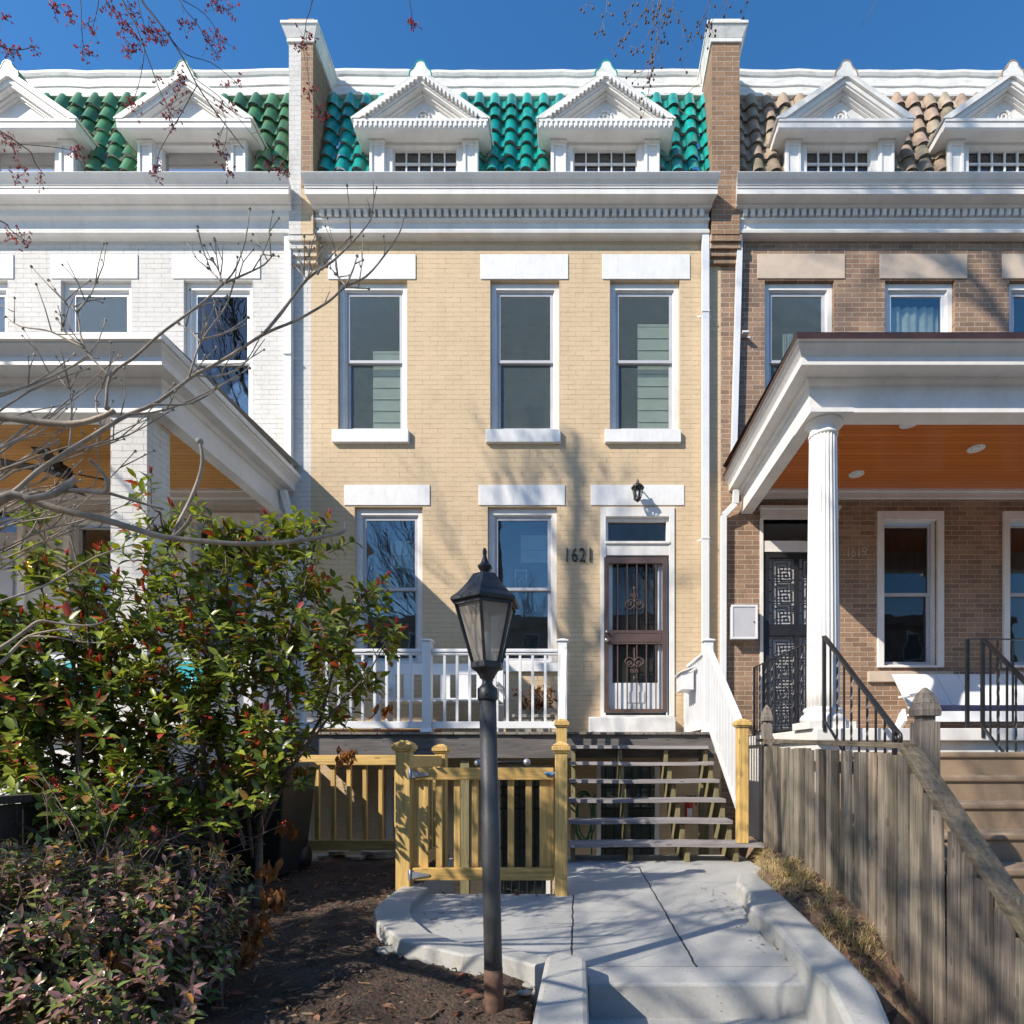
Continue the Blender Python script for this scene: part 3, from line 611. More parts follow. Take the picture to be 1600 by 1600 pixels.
# front door (house > door > parts)
x0,x1,z0,z1=door
b=MB(); frame(b,x0+.002,x1-.002,z0,z1-.002,.075,-.02,.15,.02,.13); zt0,zt1=Z(845),Z(815)
b.box(x0+.075,x1-.075,.03,.15,zt1+.02,z1-.13); b.box(x0+.075,x1-.075,-.01,.15,Z(868),zt0-.03); b.box(x0+.07,x1-.07,-.035,.15,zt0-.05,zt0-.015); b.box(x0+.075,x0+.11,.03,.15,zt0-.02,zt1+.02); b.box(x1-.11,x1-.075,.03,.15,zt0-.02,zt1+.02)
dr=b.build('door',M['white'],hy,'front door behind a brown metal security grille',bevel=.004)
b=MB(); b.box(x0+.1,x1-.1,.09,.095,zt0-.02,zt1+.03); b.build('transom_glass',M['glass_dark'],dr)
b=MB(); b.box(x0+.06,x1-.06,.35,.37,z0,z1); b.build('interior',M['room'],dr)
sx0,sx1,sz0,sz1=X(944,7.95),X(1043,7.95),Z(1113,7.95),Z(870,7.95); zm0,zm1=Z(1006,7.95),Z(984,7.95)
b=MB(); frame(b,sx0,sx1,sz0,sz1,.065,-.03,.012,.05,.085); b.box(sx0+.065,sx1-.065,-.028,.01,zm0,zm1); frame(b,sx0+.11,sx1-.09,zm0+.03,zm1-.03,.012,-.034,-.028); b.build('security_frame',M['bronze'],dr,bevel=.003)
b=MB()
for i in range(1,6): x=sx0+.055+(sx1-sx0-.13)*i/5.6; b.box(x-.008,x+.008,-.02,-.004,sz0+.05,zm0); b.box(x-.008,x+.008,-.02,-.004,zm1,sz1-.08)
def scroll(cx,cz,r,s,up,b):
    pts=[]
    for i in range(22):
        a=i/21*math.pi*2.3; rr=r*(1-i/21*.75); pts.append((cx+s*(r*1.0-rr*math.cos(a)*1.0), -.03, cz+up*rr*math.sin(a)))
    b.tube(pts,.0075,6)
cxm=(sx0+sx1)/2-.02
for cz,up in((Z(945),-1),(Z(1035),1)):
    for s in(-1,1): scroll(cxm,cz,.075,s,up,b); scroll(cxm,cz-up*.02,.055,s,-up,b)
    scroll(cxm,cz-up*.12,.03,1,-up,b); scroll(cxm,cz-up*.12,.03,-1,-up,b)
    b.tube([(cxm,-.03,cz-.12),(cxm,-.03,cz+.2)],.008,5); b.ball((cxm,-.03,cz-up*.22),.018,8,1.6)
b.build('grille',M['bronze'],dr)
b=MB(); ix0,ix1=sx0+.02,sx1-.02; frame(b,ix0,ix1,sz0,sz1,.10,.04,.08,.42,.06); b.box(ix0+.3,ix0+.55,.028,.04,sz0+.14,sz0+.30); b.build('door_leaf',M['vinyl'],dr,bevel=.004)
b=MB(); b.box(ix0+.08,ix1-.08,.055,.06,sz0+.4,sz1-.05); b.build('glass_pane',M['glass'],dr)
b=MB(); b.box(ix0+.12,ix1-.16,.12,.13,sz0+.3,sz1); b.build('curtain',M['curtain_dark'],dr)
b=MB(); b.ball((sx0+.035,-.06,zm0+.05),.03,10); b.ball((sx0+.035,-.06,zm1-.03),.022,10); b.tube([(sx0+.035,-.06,zm0+.05),(sx0+.035,0,zm0+.05)],.014,8); b.tube([(sx0+.035,-.06,zm1-.03),(sx0+.035,0,zm1-.03)],.014,8); b.build('handle',M['steel'],dr)
b=MB(); b.box(X(920,7.8),X(1056,7.8),-.2,.14,1.262,Z(1120,7.8)); b.build('doorstep',M['lintel_white'],hy,bevel=.012)
# basement door grilles
for (q0,q1,q2,q3) in (bd,bd2):
    b=MB(); frame(b,q0,q1,q2,q3,.06,-.02,.1); o_=b.build('basement_door',M['white'],hy)
    b=MB()
    for i in range(1,7): x=q0+(q1-q0)*i/7; b.box(x-.008,x+.008,.0,.016,q2,q3)
    for z in(-.3,.25,.55): b.box(q0,q1,-.002,.018,z-.012,z+.012)
    b.tube([(q0+.2+.25*math.sin(t*.5),-.005,.35+.1*math.cos(t*.8)) for t in range(12)],.008,5)
    b.build('bars',M['black_metal'],o_)
    b=MB(); b.box(q0+.05,q1-.05,.08,.09,q2,q3); b.build('glass_pane',M['glass_dark'],o_)
    b=MB(); b.box(q0-.1,q1+.1,.5,.55,q2,q3+.1); b.build('interior',M['room'],o_)
# ================================================================== party wall fins
def fin(house,x0,x1,mat,capm,top=10.74):
    b=MB(); b.box(x0,x1,-.15,.02,8.13,8.7); b.box(x0,x1,-.15,.62,8.7,top)
    zz=[(8.05,8.12,.0),(7.97,8.035,.03),(7.89,7.955,.06),(7.815,7.875,.09)]
    for a,c,i in zz: b.box(x0-.015,x1+.03-i*.2,-.14+i,.0,a,c+.016)
    f=b.build('party_wall',mat,house)
    q=MB(); q.box(x0-.02,x1+.03,-.17,.66,top,top+.05); q.hexa([(x0-.02,-.17,top+.05),(x1+.03,-.17,top+.05),(x1+.03,.66,top+.05),(x0-.02,.66,top+.05)],[(x0-.07,-.22,top+.18),(x1+.09,-.22,top+.18),(x1+.09,.66,top+.18),(x0-.07,.66,top+.18)]); q.box(x0-.08,x1+.10,-.23,.66,top+.18,top+.22); q.build('coping',M['white_old'],f,bevel=.004)
    q=MB(); q.box(x0-.01,x1+.02,-.15,.3,top+.22,top+.34); q.build('cap_block',capm,f,bevel=.008)
    return f
# ================================================================== left house
hw_=thing('row_house',(-7,0,0),'white painted brick row house with dull green roof tiles and a honey wood porch ceiling','house','row houses')
LW=[(X(95),X(205),UB,UT),(X(287),X(395),UB,UT),(X(-98),X(12),UB,UT)]
L1=[(X(112),X(240),Z(1040),Z(815)),(X(300),X(398),Z(1040),Z(815))]; ldoor=(X(-75),X(32),1.25,Z(800))
wall_mesh(-11,-3.70,-1.3,8.6,LW+L1+[ldoor]).build('wall',M['brick_white'],hw_)
window(hw_,LW[0],inside='curtain',cover=(.3,1,0,.7),sash='vinyl',screen=True); window(hw_,LW[1],inside='shade',cover=(.42,1,.55,.82),sash='vinyl',glass='glass_sky'); window(hw_,LW[2],inside=None,sash='vinyl')
for w_ in L1: window(hw_,w_,inside='curtain',cover=(0,1,0,.6),casing=True,glass='glass_dark')
lintels(hw_,[(-115,22),(80,216),(270,407)],M['lintel_white'],398,436)
for a,c in((88,212),(280,402)): slab(hw_,'sill',a,c,674,694,M['lintel_white'],-.06,.05)
cornice(hw_,-11,-3.93,False,0,.25); tiles(hw_,-9,-3.93,M['tile_olive'],[X(283,7.75)+.03,X(12,7.75)],2); parapet(hw_,-11,-3.93)
dormer(hw_,X(283,7.75)+.03,False,False,M['tile_olive'],'glass_dormer'); dormer(hw_,X(12,7.75),False,False,M['tile_olive'],'glass_dormer')
downspout(hw_,[(X(449,7.9),-.06,8.2),(X(449,7.9),-.06,4.9)],.095,.075,(Z(560),))
fin(hw_,-3.93,-3.60,M['brick_fin_l'],M['orange_cap'])
b=MB(); b.box(-11,-3.7,.0,9,8.6,8.74); b.build('attic_floor',M['white_old'],hw_)
a,c,e,f=ldoor
b=MB(); frame(b,a-.08,c+.08,e,f+.1,.1,-.03,.1); dl=b.build('door',M['white'],hw_)
b=MB(); b.box(a,c,.06,.1,e,f-.3); b.box(a,c,.04,.1,f-.34,f-.27); frame(b,a+.15,c-.15,e+.2,e+.9,.03,.04,.06); frame(b,a+.15,c-.15,e+1.1,f-.45,.03,.04,.06); b.build('door_leaf',M['sash'],dl)
b=MB(); b.box(a,c,.07,.08,f-.28,f); b.build('transom_glass',M['glass_dark'],dl)
# ================================================================== right house
hr=thing('row_house',(6,0,0),'tan brown brick row house with weathered tan roof tiles and a white columned porch','house','row houses')
RW=[(X(1195),X(1303),UB,UT),(X(1383),X(1492),UB,UT),(X(1577),X(1686),UB,UT)]
R1=[(X(1380),X(1463),Z(1040),Z(812)),(X(1576),X(1659),Z(1040),Z(812))]; rdoor=(X(1192),X(1300),1.25,Z(812))
wall_mesh(2.02,10.5,-1.3,8.6,RW+R1+[rdoor]).build('wall',M['brick_tan'],hr)
window(hr,RW[0],inside='curtain',cover=(.3,.5,0,.75),screen=True); window(hr,RW[1],inside='curtain',cover=(0,1,0,.95),sash='vinyl'); window(hr,RW[2],inside=None)
for w_ in R1: window(hr,w_,inside='curtain_dark',cover=(0,1,0,1),casing=True,glass='glass_dark')
lintels(hr,[(1183,1320),(1374,1511),(1565,1702)],M['limestone'],398,436)
for (a,c) in((1355,1487),(1553,1685)): slab(hr,'sill',a,c,1050,1066,M['limestone'],-.05,.02)
cornice(hr,2.22,10.5,True,.2,0); tiles(hr,2.24,8.2,M['tile_tan'],[X(1322,7.75),X(1582,7.75)],3); parapet(hr,2.24,10.5)
dormer(hr,X(1322,7.75),False,True,M['tile_tan']); dormer(hr,X(1582,7.75),False,True,M['tile_tan'])
fin(hr,1.86,2.24,M['brick_fin_r'],M['white_old'])
downspout(hr,[(X(1165,7.9),-.05,Z(352)),(X(1157,7.9),-.06,Z(370)),(X(1155,7.9),-.06,Z(450)),(X(1147,7.9),-.06,4.95)],.075,.07,(Z(527),))
b=MB(); b.box(2.0,10.5,.0,9,8.6,8.74); b.build('attic_floor',M['white_old'],hr)
a,c,e,f=rdoor
b=MB(); b.box(a-.04,c+.08,-.04,.1,f-.0,f+.17); b.box(a-.06,c+.1,-.07,.02,f+.13,f+.17); b.box(a-.045,a,-.02,.12,e,f); b.box(c,c+.08,-.02,.12,e,f); b.box(a,c,.0,.12,Z(862),Z(845)); dl=b.build('door',M['white'],hr,'black security door with square geometric grille')
b=MB(); b.box(a,c,.07,.08,Z(845),f); b.build('transom_glass',M['glass_dark'],dl)
zt=Z(864); zmm=Z(975)
b=MB(); frame(b,a,c,e,zt,.09,.01,.06,.1,.06); b.box(a+.09,c-.09,.01,.06,zmm-.16,zmm); b.box((a+c)/2-.03,(a+c)/2+.03,.012,.058,e,zt); b.build('security_frame',M['black_metal'],dl)
b=MB()
for (u0,u1) in((a+.09,(a+c)/2-.03),((a+c)/2+.03,c-.09)):
    for (v0,v1) in((zmm,zt-.06),(e+.1,zmm-.16)):
        n=max(1,int((v1-v0)/.3)); hh=(v1-v0)/n; cx=(u0+u1)/2
        for k in range(n):
            cz=v0+hh*(k+.5)
            for r_ in(.035,.085,.135): frame(b,cx-r_,cx+r_,cz-r_*.95,cz+r_*.95,.014,.02,.034)
            b.box(u0,u1,.02,.034,cz+hh/2-.008,cz+hh/2+.008); b.box(cx-.006,cx+.006,.02,.034,cz+.135,cz+hh/2); b.box(u0,cx-.135,.02,.034,cz-.006,cz+.006); b.box(cx+.135,u1,.02,.034,cz-.006,cz+.006)
b.build('grille',M['black_metal'],dl)
b=MB(); b.box(a,c,.09,.1,e,zt); b.build('screen',M['sash'],dl)
b=MB(); b.box(a-.2,c+.2,.4,.42,e,f+.1); b.build('interior',M['room'],dl)
# ================================================================== porches
def porch(house,xe,xo,xfar,s,ceil,floorlab):   # xe cornice edge, xo beam outer face ; s=+1 porch extends to +x
    # profile: (out from beam face, z)
    prof=[(.32,4.905),(.335,4.90),(.335,4.84),(.30,4.835),(.30,4.815),(.265,4.79),(.235,4.76),(.225,4.745),(.225,4.675),(.06,4.67),(.055,4.65),(.03,4.625),(.0,4.615),(.0,4.36),(-.21,4.36),(-.21,4.69)]
    k=abs(xo-xe)/.335; yf=-2.35; m=len(prof); b=MB()
    rows=[]
    rows.append([(xo-s*p[0]*k,-.0,p[1]) for p in prof]); rows.append([(xo-s*p[0]*k,yf-p[0],p[1]) for p in prof]); rows.append([(xfar,yf-p[0],p[1]) for p in prof])
    for r0,r1 in zip(rows,rows[1:]):
        vs=r0+r1; b.mi=0
        for i in range(m-1):
            b.mi=1 if i<2 else 0
            b.add([r0[i],r1[i],r1[i+1],r0[i+1]],[(0,1,2,3) if s>0 else (3,2,1,0)])
    b.mi=1
    b.add([(xe-s*0,0,5.03),(xe,yf-.33,4.905),(xfar,yf-.33,4.905),(xfar,0,5.03)],[(0,1,2,3)])
    p=b.build('porch',[M['white'],M['copper'] if s>0 else M['white_old']],house)
    q=MB(); q.box(xo+s*.21,xfar,yf+.2,-.0,4.672,4.69); q.build('porch_ceiling',ceil,p)
    q=MB(); q.box(xo+s*.21,xfar,-.06,-.001,4.56,4.671); q.box(xo+s*.21,xfar,-.09,-.001,4.64,4.672); q.build('wall_moulding',M['white'],p)
    q=MB(); q.box(xo,xfar,-2.5,-.001,1.12,1.24); q.box(xo+s*.05,xfar,-2.42,-.001,-.1,1.12); q.build('porch_floor',M['white'],p,bevel=.01)
    return p
pr=porch(hr,2.05,2.30,10.5,1,M['ceil_r'],'')
pl=porch(hw_,-3.84,-4.08,-11,-1,M['ceil_l'],'')
# column with flutes
def column(parent,cx,cy,z0,z1,r):
    b=MB(); fl=lambda k:1-.07*(1 if k%4 in(1,2) else 0)
    b.box(cx-r*1.45,cx+r*1.45,cy-r*1.45,cy+r*1.45,z0,z0+.07)
    b.lathe([(r*1.36,0),(r*1.42,.02),(r*1.42,.045),(r*1.3,.07),(r*1.15,.085),(r*1.15,.10),(r*1.24,.115),(r*1.2,.135),(r*1.04,.15)],(cx,cy,z0+.07),48)
    H=z1-z0
    b.lathe([(r*(1-.16*(t/12)**1.6),H*t/12*(1-.36/H)) for t in range(13)],(cx,cy,z0+.2),96,True,0,fl)
    rt=r*.84; zc=z1-.19
    b.lathe([(rt*.99,-.0),(rt*1.08,.012),(rt*1.08,.03),(rt*.98,.04),(rt*.98,.09),(rt*1.04,.10),(rt*1.3,.13),(rt*1.42,.15)],(cx,cy,zc),48)
    b.box(cx-rt*1.62,cx+rt*1.62,cy-rt*1.62,cy+rt*1.62,z1-.042,z1-.001); return b.build('column',M['white'],parent)
column(pr,2.49,-2.22,1.24,4.36,.155); column(pr,6.6,-2.22,1.24,4.36,.155)
b=MB(); b.box(-4.61,-4.25,-2.32,-2.0,1.24,4.36); b.build('brick_pier',M['brick_white'],pl)
b=MB(); b.box(-8.1,-7.74,-2.32,-2.0,1.24,4.36); b.build('brick_pier',M['brick_white'],pl)
for px,py in((1338,740),(1525,700),(1420,661)):
    d=(4.672-EYE)*FP/(1185-py); b=MB(); c=(X(px,d),d-8,4.655); b.lathe([(.05,.012),(.085,.0),(.095,.004),(.095,.018)],c,20); o_=b.build('downlight',M['vinyl'],pr)
    b=MB(); b.ball((c[0],c[1],c[2]+.006),.045,10,.3); b.build('bulb',M['bulb'],o_)
# porch downspouts
downspout(hr,[(2.19,-.16,4.62),(2.19,-.12,4.45),(2.04,-.07,4.30),(2.03,-.07,1.1)],.08,.07)
downspout(hw_,[(-4.0,-.16,4.62),(-3.98,-.1,4.45),(-3.93,-.07,4.2),(-3.93,-.07,1.1)],.08,.07)
# ================================================================== deck and stairs of the yellow house
DZ=1.255; YF=-1.38
dk=thing('deck',(-1,YF,0),'grey weathered wooden deck in front of the yellow house, raised over the basement area','deck')
b=MB(); x=-3.6; r=random.Random(5)
while x<1.60:
    t=r.uniform(.8,1.2); b.tint=(t,t,t); w=.14; b.box(x,min(x+w,1.6),YF-.02+r.uniform(-.006,.006),-.02,DZ-.028,DZ); x+=.146
b.build('decking',M['deckwood_y'],dk)
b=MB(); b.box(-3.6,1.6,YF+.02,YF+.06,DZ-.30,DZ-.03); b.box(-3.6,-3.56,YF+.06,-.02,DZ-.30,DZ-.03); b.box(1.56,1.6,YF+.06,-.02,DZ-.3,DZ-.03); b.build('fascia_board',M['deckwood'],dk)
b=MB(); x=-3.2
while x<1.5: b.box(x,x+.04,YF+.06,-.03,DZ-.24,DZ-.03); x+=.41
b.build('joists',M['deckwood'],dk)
for px in(-3.5,-1.3,1.5): b=MB(); b.box(px-.05,px+.05,YF+.07,YF+.17,-1.2,DZ-.24); b.build('support_post',M['stringer'],dk)
ws=thing('wooden_stairs',(.7,-2.2,0),'open grey wooden stairs of six treads rising from the path to the yellow house deck','stairs')
XL,XR=-.07,1.52
for i in range(6):
    zt_=1.095-.183*i; yf=-1.55-.25*i; b=MB(); t=r.uniform(.85,1.15); b.tint=(t,t,t)
    xr=XR-.03 if i<5 else XR+.19
    n=8; sag=[.004*math.sin(k/n*6+i)+ .0015*math.sin(k*2.3+i*2) for k in range(n+1)]
    for k in range(n):
        xa=XL+(xr-XL)*k/n; xb=XL+(xr-XL)*(k+1)/n
        b.hexa([(xa,yf,zt_-.036+sag[k]),(xb,yf,zt_-.036+sag[k+1]),(xb,yf+.24,zt_-.036+sag[k+1]),(xa,yf+.24,zt_-.036+sag[k])],[(xa,yf,zt_+sag[k]),(xb,yf,zt_+sag[k+1]),(xb,yf+.24,zt_+sag[k+1]),(xa,yf+.24,zt_+sag[k])])
    b.build('tread',M['treadwood'],ws)
for sxp in(-.03,.50,1.02,1.47):
    b=MB()
    for i in range(6):
        zt_=1.095-.183*i-.045; yf=-1.50-.25*i; b.tint=(1,1,1)
        b.box(sxp-.022,sxp+.022,yf,yf+.25+(.02 if i else 0),max(0,zt_-.2-(.18 if i<5 else 0)),zt_)
    b.build('stringer',M['stringer'],ws)
def post(parent,x,y,z0,z1,w,mat,cap='flat',name='post',skirt=False):
    b=MB(); h=w/2; b.box(x-h,x+h,y-h,y+h,z0,z1)
    if cap=='vinyl': b.box(x-h-.018,x+h+.018,y-h-.018,y+h+.018,z1,z1+.018); b.hexa([(x-h-.012,y-h-.012,z1+.018),(x+h+.012,y-h-.012,z1+.018),(x+h+.012,y+h+.012,z1+.018),(x-h-.012,y+h+.012,z1+.018)],[(x-.01,y-.01,z1+.04),(x+.01,y-.01,z1+.04),(x+.01,y+.01,z1+.04),(x-.01,y+.01,z1+.04)])
    if cap=='pine':
        for a,c,e in((.012,0,.014),(.022,.014,.045),(.012,.045,.058)): b.box(x-h-a,x+h+a,y-h-a,y+h+a,z1+c,z1+e)
        b.hexa([(x-h-.006,y-h-.006,z1+.058),(x+h+.006,y-h-.006,z1+.058),(x+h+.006,y+h+.006,z1+.058),(x-h-.006,y+h+.006,z1+.058)],[(x-.02,y-.02,z1+.078),(x+.02,y-.02,z1+.078),(x+.02,y+.02,z1+.078),(x-.02,y+.02,z1+.078)])
    if cap=='gothic':
        b.box(x-h*.7,x+h*.7,y-h*.7,y+h*.7,z1,z1+.03); pr_=[(h*1.05,.03),(h*1.1,.06),(h*.95,.10),(h*.6,.155),(h*.15,.19)]
        for (a,c),(e,f) in zip(pr_,pr_[1:]): b.hexa([(x-a,y-a,z1+c),(x+a,y-a,z1+c),(x+a,y+a,z1+c),(x-a,y+a,z1+c)],[(x-e,y-e,z1+f),(x+e,y-e,z1+f),(x+e,y+e,z1+f),(x-e,y+e,z1+f)])
    if skirt: b.hexa([(x-h-.02,y-h-.02,z0),(x+h+.02,y-h-.02,z0),(x+h+.02,y+h+.02,z0),(x-h-.02,y+h+.02,z0)],[(x-h-.003,y-h-.003,z0+.05),(x+h+.003,y-h-.003,z0+.05),(x+h+.003,y+h+.003,z0+.05),(x-h-.003,y+h+.003,z0+.05)])
    return b.build(name,mat,parent,bevel=.004)
for xx in(-.13,1.52): post(ws,xx,-2.75,.18 if xx>0 else 0,1.235,.095,M['pine'],'pine','newel_post')
# white deck railing
fr_=thing('deck_railing',(-1.8,YF+.07,DZ),'white vinyl railing along the front edge of the deck, left of the stairs','railing')
yr=YF+.075
for px in(392,668,879): post(fr_,X(px,6.7),yr,DZ,2.31,.105,M['vinyl'],'vinyl','post',True)
for a,c in((392,668),(668,879)):
    xa,xb=X(a,6.7)+.055,X(c,6.7)-.055
    b=MB(); b.box(xa,xb,yr-.035,yr+.035,2.185,2.225); b.box(xa,xb,yr-.022,yr+.022,2.155,2.185); b.build('top_rail',M['vinyl'],fr_,bevel=.008)
    b=MB(); b.box(xa,xb,yr-.02,yr+.02,DZ+.045,DZ+.125); b.build('bottom_rail',M['vinyl'],fr_,bevel=.005)
    n=round((xb-xa)/.143)
    b0=None
    for i in range(1,n):
        x=xa+(xb-xa)*i/n
        if b0 is None: b=MB(); b.box(x-.015,x+.015,yr-.015,yr+.015,DZ+.12,2.16); b0=b.build('baluster',M['vinyl'],fr_,bevel=.002); bx=x
        else: dup(b0,(x-bx,0,0),fr_)
sr=thing('deck_railing',(1.52,-.6,DZ),'short white railing along the right side of the deck beside the front door','railing')
post(sr,1.54,-.12,DZ,2.10,.105,M['vinyl'],'vinyl','post',True); post(sr,1.54,YF+.07,DZ,2.31,.105,M['vinyl'],'vinyl','post',True)
b=MB(); b.box(1.505,1.575,YF+.12,-.17,2.185,2.225); b.build('top_rail',M['vinyl'],sr,bevel=.008)
b=MB(); b.box(1.52,1.56,YF+.12,-.17,DZ+.045,DZ+.125); b.build('bottom_rail',M['vinyl'],sr,bevel=.005)
b0=None
for i in range(1,10):
    y=YF+.12+i*.11
    if b0 is None: b=MB(); b.box(1.525,1.555,y-.015,y+.015,DZ+.12,2.185); b0=b.build('baluster',M['vinyl'],sr); by=y
    else: dup(b0,(0,y-by,0),sr)
for sgn,lab in((1,'white handrail on the right side of the wooden stairs, running down to a pine post'),(-1,'white handrail on the left side of the wooden stairs, behind the gate post')):
    xx=1.54 if sgn>0 else -.135
    st_=thing('stair_railing',(xx,-2,.6),lab,'railing')
    A=Vector((xx,YF+.0,2.20)); B=Vector((xx,-2.70,1.22)); D0=Vector((0,0,-.86))
    b=MB(); b.bar(A,B,.065,.05); b.bar(A-Vector((0,0,.035)),B-Vector((0,0,.035)),.04,.03); b.ball(A,.036,10); b.build('top_rail',M['vinyl'],st_,bevel=.006)
    b=MB(); b.bar(A+D0,B+D0+Vector((0,0,.02)),.04,.06); b.build('bottom_rail',M['vinyl'],st_)
    n=11
    for i in range(1,n):
        t=i/n; q=A.lerp(B,t)
        b=MB(); b.box(q.x-.015,q.x+.015,q.y-.015,q.y+.015,q.z-.88,q.z-.02); b.build('baluster',M['vinyl'],st_)
# ================================================================== pine gate and fences
gt=thing('gate',(-.66,-4,0),'yellow pine picket gate closing the basement stairwell, behind the lamp post','gate')
post(gt,X(633,4.05),-3.96,.03,1.0,.1,M['pine'],'pine','post'); post(gt,X(877,4.0),-4.0,-.02,.99,.085,M['pine'],'pine','post')
gl,gr_=X(648,4.05),X(865,4.0); yg=-3.99
b=MB(); b.tint=(.95,.9,.8); b.box(gl,gr_,yg-.02,yg+.02,.80,.885); b.build('top_rail',M['pine_x'],gt,bevel=.004)
b=MB(); b.tint=(.95,.9,.8); b.box(gl,gr_,yg-.02,yg+.02,.10,.185); b.build('bottom_rail',M['pine_x'],gt,bevel=.004)
xs=[gl+.0,gl+.135,gl+.19]+[gl+.24+i*.13 for i in range(6)]
for i in range(8):
    x=gl+.05+(gr_-gl-.1)*i/7.0; w=.022 if 0<i<7 else .05; b=MB(); t=R.uniform(.8,1.1); b.tint=(t,t*.98,t*.95)
    b.box(x-w,x+w,yg+.021,yg+.045,.10,.85); b.build('picket',M['pine'],gt,bevel=.003)
for z in(.84,.14): b=MB(); b.prismy([(gl-.03,z+.03),(gl-.03,z-.03),(gl+.12,z-.006),(gl+.12,z+.006)],yg-.03,yg-.02); b.tube([(gl-.012,yg-.03,z-.04),(gl-.012,yg-.03,z+.04)],.009,6); b.build('hinge',M['galv'],gt)
b=MB(); pts=[(gr_-.06+.012*k,yg-.035-.01*math.sin(k),.842+.01*math.sin(k*1.3)) for k in range(11)]; b.tube(pts,.008,6); b.box(gr_-.05,gr_,yg-.03,yg-.02,.825,.855); b.build('latch_strap',M['blue_strap'],gt)
def picketfence(o,p0,p1,z0,z1,n,post_at=()):
    p0=Vector((*p0,0)); p1=Vector((*p1,0)); b=MB(); up=(0,0,1)
    b.bar(p0+Vector((0,0,z1-.045)),p1+Vector((0,0,z1-.045)),.038,.09); b.build('top_rail',M['pine_x'],o,bevel=.004)
    b=MB(); b.bar(p0+Vector((0,0,z0+.045)),p1+Vector((0,0,z0+.045)),.038,.09); b.build('bottom_rail',M['pine_x'],o,bevel=.004)
    d=(p1-p0); nrm=Vector((-d.y,d.x,0)).normalized()*.036
    for i in range(n):
        q=p0+d*((i+.5)/n)+nrm; b=MB(); t=R.uniform(.88,1.12); b.tint=(t,t,t*.97); b.box(q.x-.018,q.x+.018,q.y-.018,q.y+.018,z0+.0,z1-.01); b.build('picket',M['pine'],o,bevel=.002)
f1=thing('picket_fence',(-2,-2.85,0),'yellow pine picket fence running left from the stairwell toward the black bin','fence','pine fences')
xfp=X(690,5.15); picketfence(f1,(xfp-1.62,-2.87),(xfp-.05,-2.87),.13,.98,11)
f2=thing('picket_fence',(-1.2,-3.4,0),'short pine picket fence beside the stairwell, seen edge on behind the gate','fence','pine fences')
picketfence(f2,(xfp,-3.9),(xfp,-2.92),.10,.97,8); post(f2,xfp,-2.86,-.1,1.0,.095,M['pine'],'pine','post')
# ================================================================== weathered fence on the right
fw=thing('board_fence',(1.76,-4,0),'weathered grey board fence with mossy cap rail stepping down beside the path, right side','fence')
b=MB(); d=5.45; rr=random.Random(11)
def ftop(d): return interp(d,[(2.0,.13),(2.23,.315),(3.03,1.02),(5.5,1.13)])
while d>1.9:
    w=rr.uniform(.072,.098); t=rr.choice([.6,.75,.88,1.0,1.1,1.2,1.3])*rr.uniform(.93,1.07); b.tint=(t*rr.uniform(.98,1.06),t*rr.uniform(.98,1.02),t*rr.uniform(.9,1.02)); ox=rr.uniform(-.005,.005); y1=d-8; y0=y1-w+.004
    zb_=interp(d-.05,BANK)-.12; top=ftop(d)-.03-rr.uniform(.0,.035)-(rr.uniform(0,.06) if d<3.03 else 0); top1=ftop(d-w)-.05
    tilt=rr.uniform(-.012,.012)
    b.hexa([(1.745+ox,y0,zb_),(1.765+ox,y0,zb_),(1.765+ox,y1,zb_),(1.745+ox,y1,zb_)],[(1.745+ox+tilt,y0,min(top,top1)),(1.765+ox+tilt,y0,min(top,top1)),(1.765+ox+tilt,y1,min(top,top1)+.0),(1.745+ox+tilt,y1,min(top,top1))]); d-=w+rr.uniform(.012,.017)
b.build('board_panel',M['weather'],fw,bevel=.002)
b=MB(); b.bar((1.76,-2.5,1.125),(1.76,-4.98,1.015),.07,.03); b.bar((1.77,-4.94,1.02),(1.77,-6.1,-.01),.10,.035); b.build('cap_rail',M['weather_y'],fw,bevel=.004)
b=MB(); b.box(1.77,1.80,-6.0,-2.5,.3,.39); b.box(1.77,1.80,-5.0,-2.5,.85,.93); b.build('stringer_rail',M['weather'],fw)
def fpost(x,y,z0,z1,w,t): 
    o_=post(fw,x,y,z0,z1,w,M['weather'],'gothic','post'); return o_
fpost(X(1445,3.18),-4.82,-.4,Z(1128,3.18),.108,1); fpost(X(1197,5.6),-2.42,0,Z(1132,5.6),.085,.5)
# left dark fence between the yards
fd=thing('board_fence',(-2.9,-3.8,0),'dark brown board fence behind the left shrubs','fence')
b=MB(); y=-2.7
while y>-5.2: t=rr.uniform(.5,1.4); b.tint=(t,t,t); b.box(-2.92,-2.90,y-.125,y,-.05,.72+rr.uniform(-.01,.01)); y-=.135
b.build('board_panel',M['darkwood'],fd)
b=MB(); b.box(-2.95,-2.87,-5.3,-2.6,.72,.76); b.build('cap_rail',M['darkwood'],fd)
